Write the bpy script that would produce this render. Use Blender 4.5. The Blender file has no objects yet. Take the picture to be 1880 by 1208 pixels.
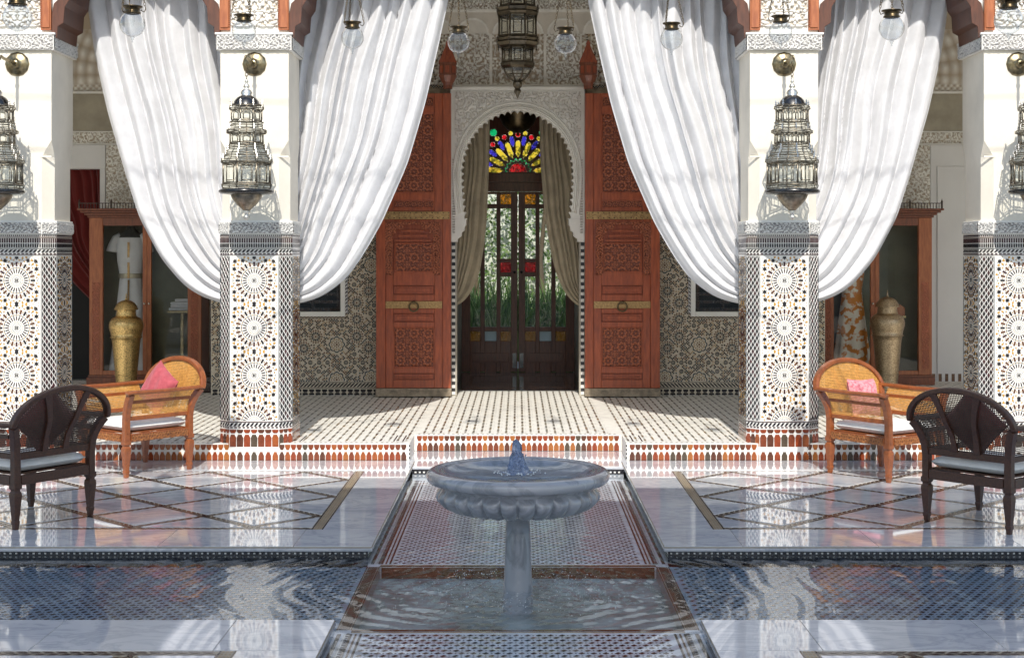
import bpy, math, random
import numpy as np
from mathutils import Vector, Matrix
random.seed(7)
PI = math.pi
scene = bpy.context.scene
col = scene.collection

# ------------------------------------------------------------------ camera, sky, sun, exposure
cam_data = bpy.data.cameras.new('camera')
cam = bpy.data.objects.new('camera', cam_data)
col.objects.link(cam)
cam.location = (0, 0, 1.8)
cam.rotation_euler = (math.radians(90), 0, 0)
cam_data.sensor_width = 36.0
cam_data.lens = 36.0 * 2600 / 1880
cam_data.shift_x = -11 / 1880
cam_data.shift_y = -136 / 1880
cam_data.clip_start = 0.1
cam_data.clip_end = 500
scene.camera = cam

ELEV = math.radians(44)
world = bpy.data.worlds.new('World')
scene.world = world
world.use_nodes = True
wn = world.node_tree
bg = wn.nodes['Background']
sky = wn.nodes.new('ShaderNodeTexSky')
sky.sky_type = 'NISHITA'
sky.sun_disc = False
sky.sun_elevation = ELEV
sky.sun_rotation = math.radians(180)
sky.air_density = 1.3
sky.dust_density = 1.2
wn.links.new(sky.outputs[0], bg.inputs[0])
bg.inputs[1].default_value = 0.15
sun_data = bpy.data.lights.new('sun', 'SUN')
sun_data.energy = 3.3
sun_data.angle = math.radians(0.5)
sun_data.color = (1.0, 0.955, 0.88)
sun = bpy.data.objects.new('sun', sun_data)
col.objects.link(sun)
sun.rotation_euler = (math.radians(90) - ELEV, 0, 0)
sun.location = (0, -10, 20)
vs = scene.view_settings
vs.view_transform = 'Standard'
vs.look = 'None'
vs.gamma = 1
vs.use_curve_mapping = False
vs.exposure = 0.52
try:
    scene.cycles.max_bounces = 10
    scene.cycles.diffuse_bounces = 5
    scene.cycles.glossy_bounces = 5
    scene.cycles.transparent_max_bounces = 24
    scene.cycles.caustics_reflective = False
    scene.cycles.caustics_refractive = False
except Exception:
    pass

# ------------------------------------------------------------------ mesh helpers
def at(px, py, Y):
    return ((px - 951) * Y / 2600.0, 1.8 - (py - 468) * Y / 2600.0)

class MB:
    def __init__(self):
        self.v = []; self.f = []; self.m = []
    def add(self, vs_, fs, m=0):
        b = len(self.v)
        self.v.extend(vs_)
        for q in fs:
            self.f.append(tuple(b + i for i in q)); self.m.append(m)
    def box(self, x0, x1, y0, y1, z0, z1, m=0):
        if x0 > x1: x0, x1 = x1, x0
        if y0 > y1: y0, y1 = y1, y0
        if z0 > z1: z0, z1 = z1, z0
        self.add([(x0,y0,z0),(x1,y0,z0),(x1,y1,z0),(x0,y1,z0),(x0,y0,z1),(x1,y0,z1),(x1,y1,z1),(x0,y1,z1)],
                 [(0,3,2,1),(4,5,6,7),(0,1,5,4),(1,2,6,5),(2,3,7,6),(3,0,4,7)], m)
        return self
    def prism(self, poly, f, h0, h1, m=0, back=False):
        n = len(poly)
        A = [f(u, v, h0) for u, v in poly]
        B = [f(u, v, h1) for u, v in poly]
        fs = [tuple(range(n, 2*n))]
        for i in range(n):
            j = (i+1) % n
            fs.append((i, j, n+j, n+i))
        if back: fs.append(tuple(range(n-1, -1, -1)))
        self.add(A+B, fs, m)
        return self
    def lathe(self, prof, n=24, c=(0,0,0), m=0, a0=0.0, lobes=None):
        vs_ = []
        for r, z in prof:
            for k in range(n):
                a = a0 + 2*PI*k/n
                vs_.append((c[0]+r*math.cos(a), c[1]+r*math.sin(a), c[2]+z))
        fs = []
        for i in range(len(prof)-1):
            for k in range(n):
                k2 = (k+1) % n
                fs.append((i*n+k, i*n+k2, (i+1)*n+k2, (i+1)*n+k))
        self.add(vs_, fs, m)
        return self
    def tube(self, pts, r, n=6, m=0, closed=False, cap=True):
        pts = [Vector(p) for p in pts]
        N = len(pts)
        rad = r if isinstance(r, (list, tuple)) else [r]*N
        vs_ = []
        up = None
        for i, p in enumerate(pts):
            if closed: t = pts[(i+1) % N] - pts[i-1]
            else: t = pts[min(i+1, N-1)] - pts[max(i-1, 0)]
            if t.length < 1e-9: t = Vector((0,0,1))
            t.normalize()
            if up is None:
                up = Vector((0,0,1)) if abs(t.z) < .9 else Vector((1,0,0))
            s = t.cross(up)
            if s.length < 1e-6: s = t.cross(Vector((1,0.1,0)))
            s.normalize(); up = s.cross(t).normalized()
            for k in range(n):
                a = 2*PI*k/n
                q = p + s*(rad[i]*math.cos(a)) + up*(rad[i]*math.sin(a))
                vs_.append(tuple(q))
        fs = []
        for i in range(N if closed else N-1):
            i2 = (i+1) % N
            for k in range(n):
                k2 = (k+1) % n
                fs.append((i*n+k, i*n+k2, i2*n+k2, i2*n+k))
        if cap and not closed:
            fs.append(tuple(range(n-1, -1, -1))); fs.append(tuple((N-1)*n+k for k in range(n)))
        self.add(vs_, fs, m)
        return self
    def bar(self, pts, w, d, m=0, up=(0,0,1)):
        """rectangular section along a polyline: w across (side), d along 'up' side"""
        pts = [Vector(p) for p in pts]; N = len(pts); vs_ = []; upv = Vector(up)
        for i, p in enumerate(pts):
            t = (pts[min(i+1,N-1)]-pts[max(i-1,0)]).normalized()
            s = t.cross(upv)
            if s.length < 1e-5: s = t.cross(Vector((1,0,0)))
            s.normalize(); u = s.cross(t).normalized()
            ww = w[i] if isinstance(w,(list,tuple)) else w
            dd = d[i] if isinstance(d,(list,tuple)) else d
            for a, b in ((-1,-1),(1,-1),(1,1),(-1,1)):
                vs_.append(tuple(p + s*(a*ww/2) + u*(b*dd/2)))
        fs = []
        for i in range(N-1):
            for k in range(4):
                k2 = (k+1) % 4
                fs.append((i*4+k, i*4+k2, (i+1)*4+k2, (i+1)*4+k))
        fs.append((3,2,1,0)); fs.append(tuple((N-1)*4+k for k in range(4)))
        self.add(vs_, fs, m)
        return self
    def ball(self, c, r, n=10, m=0, sz=1.0):
        prof = [(max(1e-4, r*math.sin(PI*i/n)), -r*sz*math.cos(PI*i/n)) for i in range(n+1)]
        return self.lathe(prof, n*2 if n < 10 else 16, c, m)
    def grid(self, F, nu, nv, m=0, mask=None):
        """F(i,j) -> arrays; F is (nu+1, nv+1, 3) array"""
        P = np.asarray(F).reshape(-1, 3)
        W = nv+1
        fs = []
        for i in range(nu):
            for j in range(nv):
                if mask is None or mask[i, j]:
                    fs.append((i*W+j, (i+1)*W+j, (i+1)*W+j+1, i*W+j+1))
        self.add([tuple(p) for p in P.tolist()], fs, m)
        return self
    def build(self, name, mats, parent=None, smooth=False, bevel=0.0, attr=None, solid=0.0, seg=2, kind=None, auto=False):
        me = bpy.data.meshes.new(name)
        off = (0.0, 0.0, 0.0)
        p = parent
        while p is not None:
            off = tuple(off[i] + p.location[i] for i in range(3)); p = p.parent
        V = self.v
        if any(abs(c) > 1e-9 for c in off):
            V = [(a-off[0], b-off[1], c-off[2]) for a, b, c in V]
        me.from_pydata(V, [], self.f)
        if not isinstance(mats, (list, tuple)): mats = [mats]
        for mm in mats: me.materials.append(mm)
        if len(mats) > 1: me.polygons.foreach_set('material_index', self.m)
        if smooth: me.polygons.foreach_set('use_smooth', [True]*len(me.polygons))
        if attr is not None:
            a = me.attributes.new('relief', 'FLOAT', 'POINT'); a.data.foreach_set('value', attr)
        me.validate(); me.update()
        o = bpy.data.objects.new(name, me)
        col.objects.link(o)
        if parent is not None: o.parent = parent
        if solid:
            s = o.modifiers.new('solid', 'SOLIDIFY'); s.thickness = solid; s.offset = 0
        if bevel:
            b = o.modifiers.new('bevel', 'BEVEL'); b.width = bevel; b.segments = seg; b.limit_method = 'ANGLE'; b.angle_limit = math.radians(40)
            b.harden_normals = False
        if auto:
            try:
                me.polygons.foreach_set('use_smooth', [True]*len(me.polygons))
                me.set_sharp_from_angle(angle=math.radians(40))
            except Exception: pass
        if kind: o['kind'] = kind
        return o

def tag(o, label=None, cat=None, group=None, kind=None):
    if label: o['label'] = label
    if cat: o['category'] = cat
    if group: o['group'] = group
    if kind: o['kind'] = kind
    return o
def thing(name, label, cat, loc=(0,0,0), group=None):
    o = bpy.data.objects.new(name, None)
    o.empty_display_size = .1
    col.objects.link(o); o.location = loc
    return tag(o, label, cat, group)
def copy_tree(o, parent=None):
    c = o.copy(); col.objects.link(c); c.parent = parent
    for ch in list(o.children): copy_tree(ch, c)
    return c
def place(me, name, parent, loc, rotz=0.0):
    o = bpy.data.objects.new(name, me); col.objects.link(o); o.parent = parent
    o.location = loc; o.rotation_euler = (0, 0, rotz)
    return o
def wall_xz(Y):           # u -> x, v -> z, h -> towards the camera
    return lambda u, v, h: (u, Y - h, v)
def floor_xy(z):
    return lambda u, v, h: (u, v, z + h)
def rect(u0, v0, u1, v1): return [(u0,v0),(u1,v0),(u1,v1),(u0,v1)]
def ngon(cx, cy, r, n, a=0.0): return [(cx+r*math.cos(a+2*PI*k/n), cy+r*math.sin(a+2*PI*k/n)) for k in range(n)]
def clip(poly, u0, v0, u1, v1):
    def cut(P, ins, inter):
        out = []
        for i in range(len(P)):
            a, b = P[i-1], P[i]
            if ins(b):
                if not ins(a): out.append(inter(a, b))
                out.append(b)
            elif ins(a): out.append(inter(a, b))
        return out
    def ix(c): return lambda a, b: (c, a[1] + (b[1]-a[1])*(c-a[0])/(b[0]-a[0]))
    def iy(c): return lambda a, b: (a[0] + (b[0]-a[0])*(c-a[1])/(b[1]-a[1]), c)
    for ins, it in ((lambda p: p[0] >= u0, ix(u0)), (lambda p: p[0] <= u1, ix(u1)), (lambda p: p[1] >= v0, iy(v0)), (lambda p: p[1] <= v1, iy(v1))):
        poly = cut(poly, ins, it)
        if len(poly) < 3: return None
    return poly

# ------------------------------------------------------------------ materials
def new_mat(name):
    m = bpy.data.materials.new(name); m.use_nodes = True
    nt = m.node_tree
    return m, nt, nt.nodes['Principled BSDF'], nt.nodes['Material Output']
def pbr(name, c, rough=.5, metal=0.0, var=.12, vs_=4.0, bump=0.0, bs=60.0, coat=0.0, spec=.5, c2=None, cs=None, detail=5, stretch=None, rvar=0.0):
    m, nt, b, out = new_mat(name)
    L = nt.links
    tc = nt.nodes.new('ShaderNodeTexCoord')
    src = tc.outputs['Object']
    if stretch:
        mp = nt.nodes.new('ShaderNodeMapping'); mp.inputs['Scale'].default_value = stretch
        L.new(src, mp.inputs[0]); src = mp.outputs[0]
    n = nt.nodes.new('ShaderNodeTexNoise'); n.inputs['Scale'].default_value = vs_; n.inputs['Detail'].default_value = detail
    n.inputs['Roughness'].default_value = .6
    L.new(src, n.inputs['Vector'])
    r = nt.nodes.new('ShaderNodeValToRGB')
    c2 = c2 or tuple(x*(1-2*var) for x in c)
    e = r.color_ramp.elements
    e[0].position = .32 if cs is None else cs[0]; e[1].position = .68 if cs is None else cs[1]
    e[0].color = (*c2, 1); e[1].color = (*tuple(min(1, x*(1+var*.4)) for x in c), 1)
    L.new(n.outputs['Fac'], r.inputs[0]); L.new(r.outputs[0], b.inputs['Base Color'])
    b.inputs['Roughness'].default_value = rough
    b.inputs['Metallic'].default_value = metal
    b.inputs['Specular IOR Level'].default_value = spec
    b.inputs['Coat Weight'].default_value = coat
    b.inputs['Coat Roughness'].default_value = .08
    if rvar:
        mr = nt.nodes.new('ShaderNodeMapRange'); mr.inputs['To Min'].default_value = max(0.02, rough-rvar); mr.inputs['To Max'].default_value = rough+rvar
        L.new(n.outputs['Fac'], mr.inputs[0]); L.new(mr.outputs[0], b.inputs['Roughness'])
    if bump:
        n2 = nt.nodes.new('ShaderNodeTexNoise'); n2.inputs['Scale'].default_value = bs; n2.inputs['Detail'].default_value = 4
        L.new(src, n2.inputs['Vector'])
        bp = nt.nodes.new('ShaderNodeBump'); bp.inputs['Strength'].default_value = bump; bp.inputs['Distance'].default_value = .004
        L.new(n2.outputs['Fac'], bp.inputs['Height']); L.new(bp.outputs[0], b.inputs['Normal'])
    return m
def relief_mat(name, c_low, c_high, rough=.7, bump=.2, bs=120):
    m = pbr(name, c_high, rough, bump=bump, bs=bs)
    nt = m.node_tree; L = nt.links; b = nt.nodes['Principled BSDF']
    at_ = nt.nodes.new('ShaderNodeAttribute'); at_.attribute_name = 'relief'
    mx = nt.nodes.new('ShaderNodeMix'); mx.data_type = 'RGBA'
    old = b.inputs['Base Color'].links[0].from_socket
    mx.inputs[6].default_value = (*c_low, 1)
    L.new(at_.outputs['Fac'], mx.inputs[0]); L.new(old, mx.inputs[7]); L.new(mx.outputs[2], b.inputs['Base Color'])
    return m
def front_only(nt, sock):
    """reflect only where a ray enters the glass or water, so that it is not trapped behind it"""
    g = nt.nodes.new('ShaderNodeNewGeometry'); inv = nt.nodes.new('ShaderNodeMath'); inv.operation = 'SUBTRACT'; inv.inputs[0].default_value = 1
    mu = nt.nodes.new('ShaderNodeMath'); mu.operation = 'MULTIPLY'
    nt.links.new(g.outputs['Backfacing'], inv.inputs[1]); nt.links.new(inv.outputs[0], mu.inputs[0]); nt.links.new(sock, mu.inputs[1])
    return mu.outputs[0]
def glass_mat(name, tint=(1,1,1), ior=1.5, rough=0.0, boost=1.0, milk=0.0, bump=0.0, bs=20, thin=False):
    m, nt, b, out = new_mat(name); L = nt.links
    nt.nodes.remove(b)
    tr = nt.nodes.new('ShaderNodeBsdfTransparent'); tr.inputs[0].default_value = (*tint, 1)
    gl = nt.nodes.new('ShaderNodeBsdfGlossy'); gl.inputs['Roughness'].default_value = rough
    fr = nt.nodes.new('ShaderNodeFresnel'); fr.inputs['IOR'].default_value = ior
    mu = nt.nodes.new('ShaderNodeMath'); mu.operation = 'MULTIPLY'; mu.inputs[1].default_value = boost; mu.use_clamp = True
    if thin:
        lw = nt.nodes.new('ShaderNodeLayerWeight'); lw.inputs['Blend'].default_value = .5
        pw = nt.nodes.new('ShaderNodeMath'); pw.operation = 'POWER'; pw.inputs[1].default_value = 2.3
        ad = nt.nodes.new('ShaderNodeMath'); ad.operation = 'ADD'; ad.inputs[1].default_value = .05
        L.new(lw.outputs['Facing'], pw.inputs[0]); L.new(pw.outputs[0], ad.inputs[0]); L.new(ad.outputs[0], mu.inputs[0])
    else:
        L.new(front_only(nt, fr.outputs[0]), mu.inputs[0])
    mx = nt.nodes.new('ShaderNodeMixShader')
    L.new(mu.outputs[0], mx.inputs[0]); L.new(tr.outputs[0], mx.inputs[1]); L.new(gl.outputs[0], mx.inputs[2])
    res = mx.outputs[0]
    if bump:
        n2 = nt.nodes.new('ShaderNodeTexNoise'); n2.inputs['Scale'].default_value = bs
        tc = nt.nodes.new('ShaderNodeTexCoord'); L.new(tc.outputs['Object'], n2.inputs['Vector'])
        bp = nt.nodes.new('ShaderNodeBump'); bp.inputs['Strength'].default_value = bump; bp.inputs['Distance'].default_value = .01
        L.new(n2.outputs['Fac'], bp.inputs['Height']); L.new(bp.outputs[0], gl.inputs['Normal']); L.new(bp.outputs[0], fr.inputs['Normal'])
    if milk:
        df = nt.nodes.new('ShaderNodeBsdfTranslucent'); df.inputs[0].default_value = (*tint, 1)
        d2 = nt.nodes.new('ShaderNodeBsdfDiffuse'); d2.inputs[0].default_value = (*tint, 1)
        m3 = nt.nodes.new('ShaderNodeMixShader'); m3.inputs[0].default_value = .5
        L.new(df.outputs[0], m3.inputs[1]); L.new(d2.outputs[0], m3.inputs[2])
        m2 = nt.nodes.new('ShaderNodeMixShader'); m2.inputs[0].default_value = milk
        L.new(res, m2.inputs[1]); L.new(m3.outputs[0], m2.inputs[2]); res = m2.outputs[0]
    L.new(res, out.inputs[0])
    return m
def cloth_mat(name, c, trans=.3, ws=700, bump=.25, var=.06, c2=None, vs_=6, cs=None):
    m = pbr(name, c, .85, var=var, vs_=vs_, bump=bump, bs=ws, spec=.2, c2=c2, cs=cs)
    nt = m.node_tree; L = nt.links; b = nt.nodes['Principled BSDF']; out = nt.nodes['Material Output']
    b.inputs['Sheen Weight'].default_value = .25
    t = nt.nodes.new('ShaderNodeBsdfTranslucent')
    L.new(b.inputs['Base Color'].links[0].from_socket, t.inputs[0])
    mx = nt.nodes.new('ShaderNodeMixShader'); mx.inputs[0].default_value = trans
    L.new(b.outputs[0], mx.inputs[1]); L.new(t.outputs[0], mx.inputs[2]); L.new(mx.outputs[0], out.inputs[0])
    return m

def marble(name, base, vein, rough=.05):
    m, nt, b, out = new_mat(name); L = nt.links
    tc = nt.nodes.new('ShaderNodeTexCoord')
    info = nt.nodes.new('ShaderNodeObjectInfo')
    va = nt.nodes.new('ShaderNodeVectorMath'); va.operation = 'ADD'
    sc = nt.nodes.new('ShaderNodeVectorMath'); sc.operation = 'SCALE'; sc.inputs['Scale'].default_value = 7
    cmb = nt.nodes.new('ShaderNodeCombineXYZ')
    for k in range(3): L.new(info.outputs['Random'], cmb.inputs[k])
    L.new(cmb.outputs[0], sc.inputs[0]); L.new(tc.outputs['Object'], va.inputs[0]); L.new(sc.outputs[0], va.inputs[1])
    mp = nt.nodes.new('ShaderNodeMapping'); mp.inputs['Scale'].default_value = (1.0, 2.2, 1.0); mp.inputs['Rotation'].default_value = (0,0,.5)
    L.new(va.outputs[0], mp.inputs[0])
    n1 = nt.nodes.new('ShaderNodeTexNoise'); n1.inputs['Scale'].default_value = 2.2; n1.inputs['Detail'].default_value = 9; n1.inputs['Roughness'].default_value = .62; n1.inputs['Distortion'].default_value = 1.2
    L.new(mp.outputs[0], n1.inputs['Vector'])
    r1 = nt.nodes.new('ShaderNodeValToRGB'); e = r1.color_ramp.elements
    e[0].position = .44; e[0].color = (*base, 1); e[1].position = .56; e[1].color = (*base, 1)
    q = r1.color_ramp.elements.new(.5); q.color = (*vein, 1)
    L.new(n1.outputs['Fac'], r1.inputs[0])
    n2 = nt.nodes.new('ShaderNodeTexNoise'); n2.inputs['Scale'].default_value = 1.1; n2.inputs['Detail'].default_value = 5
    L.new(mp.outputs[0], n2.inputs['Vector'])
    r2 = nt.nodes.new('ShaderNodeValToRGB'); e = r2.color_ramp.elements
    e[0].position = .35; e[0].color = (.80,.82,.86,1); e[1].position = .65; e[1].color = (1,1,1,1)
    L.new(n2.outputs['Fac'], r2.inputs[0])
    mx = nt.nodes.new('ShaderNodeMix'); mx.data_type = 'RGBA'; mx.blend_type = 'MULTIPLY'; mx.inputs[0].default_value = 1
    L.new(r1.outputs[0], mx.inputs[6]); L.new(r2.outputs[0], mx.inputs[7]); L.new(mx.outputs[2], b.inputs['Base Color'])
    mr = nt.nodes.new('ShaderNodeMapRange'); mr.inputs['To Min'].default_value = rough*.4; mr.inputs['To Max'].default_value = rough*1.8
    L.new(n2.outputs['Fac'], mr.inputs[0]); L.new(mr.outputs[0], b.inputs['Roughness'])
    b.inputs['IOR'].default_value = 1.6
    b.inputs['Coat Weight'].default_value = .6; b.inputs['Coat Roughness'].default_value = .02
    bp = nt.nodes.new('ShaderNodeBump'); bp.inputs['Strength'].default_value = .03; bp.inputs['Distance'].default_value = .02
    n3 = nt.nodes.new('ShaderNodeTexNoise'); n3.inputs['Scale'].default_value = 3; L.new(tc.outputs['Object'], n3.inputs['Vector'])
    L.new(n3.outputs['Fac'], bp.inputs['Height']); L.new(bp.outputs[0], b.inputs['Normal'])
    return m

def wood(name, c, c2, rough=.35, sx=(8,8,1.2), bump=.15, coat=.12):
    m = pbr(name, c, rough, var=.2, vs_=5, bump=bump, bs=30, coat=coat, c2=c2, stretch=sx, detail=8, rvar=.08)
    return m

M = {}
M['white_tile'] = pbr('white_glaze', (.80,.78,.73), .16, var=.05, vs_=30, bump=.05, bs=200, coat=.2)
M['black_tile'] = pbr('black_glaze', (.022,.02,.024), .15, var=.3, vs_=40, coat=.3)
M['plum_tile'] = pbr('plum_glaze', (.07,.03,.035), .15, var=.3, vs_=40, coat=.3)
M['brown_tile'] = pbr('brown_glaze', (.17,.075,.035), .18, var=.3, vs_=40, coat=.3)
M['ochre_tile'] = pbr('ochre_glaze', (.56,.29,.04), .18, var=.1, vs_=40, coat=.3)
M['tan_tile'] = pbr('tan_glaze', (.46,.33,.19), .2, var=.15, vs_=40, coat=.2)
M['cream_tile'] = pbr('cream_glaze', (.62,.54,.42), .2, var=.1, vs_=40, coat=.2)
M['teal_tile'] = pbr('slate_glaze', (.05,.075,.09), .18, var=.2, vs_=40, coat=.3)
ORANGES = [pbr('terracotta_glaze_%d' % i, c, .14, var=.18, vs_=25, coat=.5) for i, c in enumerate(
    [(.27,.05,.014),(.33,.085,.018),(.20,.045,.015),(.11,.035,.017),(.36,.12,.025),(.085,.06,.038)])]
M['grout'] = pbr('grout', (.60,.57,.50), .6, var=.08, vs_=20)
M['marble'] = marble('white_marble', (.80,.795,.80), (.62,.63,.66))
M['marble_edge'] = marble('marble_edge', (.55,.55,.56), (.4,.42,.45), .2)
M['fountain'] = marble('fountain_marble', (.33,.34,.365), (.22,.23,.25), .2)
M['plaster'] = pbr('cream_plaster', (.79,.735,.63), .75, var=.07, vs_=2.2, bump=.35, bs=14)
M['plaster_shade'] = pbr('shaded_plaster', (.42,.39,.33), .8, var=.06, vs_=2, bump=.15, bs=40)  # darker copy of the cream plaster, shade put into the colour
M['white_wall'] = pbr('white_wall_paint', (.72,.71,.70), .7, var=.03, vs_=2, bump=.1, bs=40)
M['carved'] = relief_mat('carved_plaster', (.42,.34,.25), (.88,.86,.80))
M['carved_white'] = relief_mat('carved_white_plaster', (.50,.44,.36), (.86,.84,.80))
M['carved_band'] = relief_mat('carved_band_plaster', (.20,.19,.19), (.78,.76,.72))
M['stucco'] = pbr('white_stucco', (.84,.82,.77), .6, var=.04, vs_=4, bump=.12, bs=60)
M['wood_red'] = wood('cedar_red', (.40,.088,.030), (.22,.042,.016), bump=.25)
M['wood_panel'] = wood('cedar_panel', (.38,.080,.028), (.22,.042,.017), .42)
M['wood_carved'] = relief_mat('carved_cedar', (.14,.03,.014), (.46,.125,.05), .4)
M['wood_orange'] = wood('cedar_orange', (.42,.14,.05), (.27,.075,.028), .45)
M['wood_dark'] = wood('dark_walnut', (.042,.017,.010), (.018,.008,.005), .28)
M['wood_door'] = wood('mahogany_door', (.21,.07,.034), (.11,.035,.018), .38, coat=.1)
M['wood_chair'] = wood('honey_teak', (.29,.085,.024), (.19,.052,.016), .3, (6,6,6), bump=.04)
M['wood_cab'] = wood('cabinet_cedar', (.22,.062,.026), (.12,.03,.013), .35)
M['cane'] = pbr('honey_cane', (.74,.38,.095), .45, var=.15, vs_=40)
M['cane_dark'] = pbr('dark_cane', (.06,.03,.018), .45, var=.25, vs_=40)
M['brass'] = pbr('aged_brass', (.34,.28,.17), .33, 1.0, var=.35, vs_=14, bump=.25, bs=90, rvar=.1)
M['bronze_grey'] = pbr('grey_bronze', (.15,.125,.09), .34, 1.0, var=.3, vs_=14, rvar=.1)
M['brass_dark'] = pbr('dark_bronze', (.16,.12,.07), .32, 1.0, var=.35, vs_=14, rvar=.1)
M['urn'] = pbr('etched_brass', (.80,.57,.25), .30, .95, var=.2, c2=(.42,.29,.12), cs=(.38,.62), vs_=70, bump=.6, bs=110, rvar=.10)
M['nickel_dark'] = pbr('aged_nickel', (.30,.26,.20), .36, 1.0, var=.3, vs_=18, rvar=.1)
M['silver'] = pbr('nickel_silver', (.80,.77,.70), .34, 1.0, var=.25, vs_=18, bump=.15, bs=80, rvar=.1)
M['steel_dark'] = pbr('dark_steel', (.10,.10,.10), .25, 1.0, var=.3, vs_=10)
M['bronze_plate'] = pbr('bronze_plate', (.36,.29,.21), .5, .5, var=.3, vs_=18, bump=.4, bs=60)
M['strap'] = pbr('gilt_strap', (.42,.27,.12), .4, .8, var=.2, c2=(.28,.17,.08), cs=(.4,.6), vs_=45, bump=.4, bs=120)
M['cloth_white'] = cloth_mat('white_linen', (.76,.76,.775), .2)
M['cloth_beige'] = cloth_mat('beige_linen', (.50,.42,.30), .12, var=.12)
M['cloth_red'] = cloth_mat('crimson_drape', (.13,.012,.010), .1)
M['cushion'] = cloth_mat('cream_cushion', (.80,.78,.73), 0.0, ws=300)
M['pink'] = cloth_mat('pink_velvet', (.42,.085,.10), 0.0, ws=300, var=.15, c2=(.32,.055,.07), vs_=25)
M['pink_pale'] = cloth_mat('rose_damask', (.74,.30,.32), 0.0, ws=300, c2=(.58,.16,.19), vs_=45, cs=(.45,.55))
M['pink_shaded'] = cloth_mat('shaded_pink_velvet', (.16,.03,.03), 0.0, ws=300)  # pink velvet with the shade put into its colour
M['glass'] = glass_mat('clear_glass', (.97,.98,.98), 1.5)
M['lantern_glass'] = glass_mat('lantern_pane', (.96,.97,.95), 1.5, .06, 1.5, .05, .4, 30)
M['lantern_glass_dark'] = glass_mat('lantern_pane_smoked', (.86,.86,.80), 1.5, .06, 1.5, .12, .4, 30)
M['globe'] = glass_mat('blown_glass', (.88,.90,.91), 1.25, 0.0, .9, .02, .1, 12, thin=True)
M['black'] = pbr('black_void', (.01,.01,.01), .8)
M['dark_floor'] = marble('vestibule_stone', (.10,.085,.07), (.16,.07,.035), .1)
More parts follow.
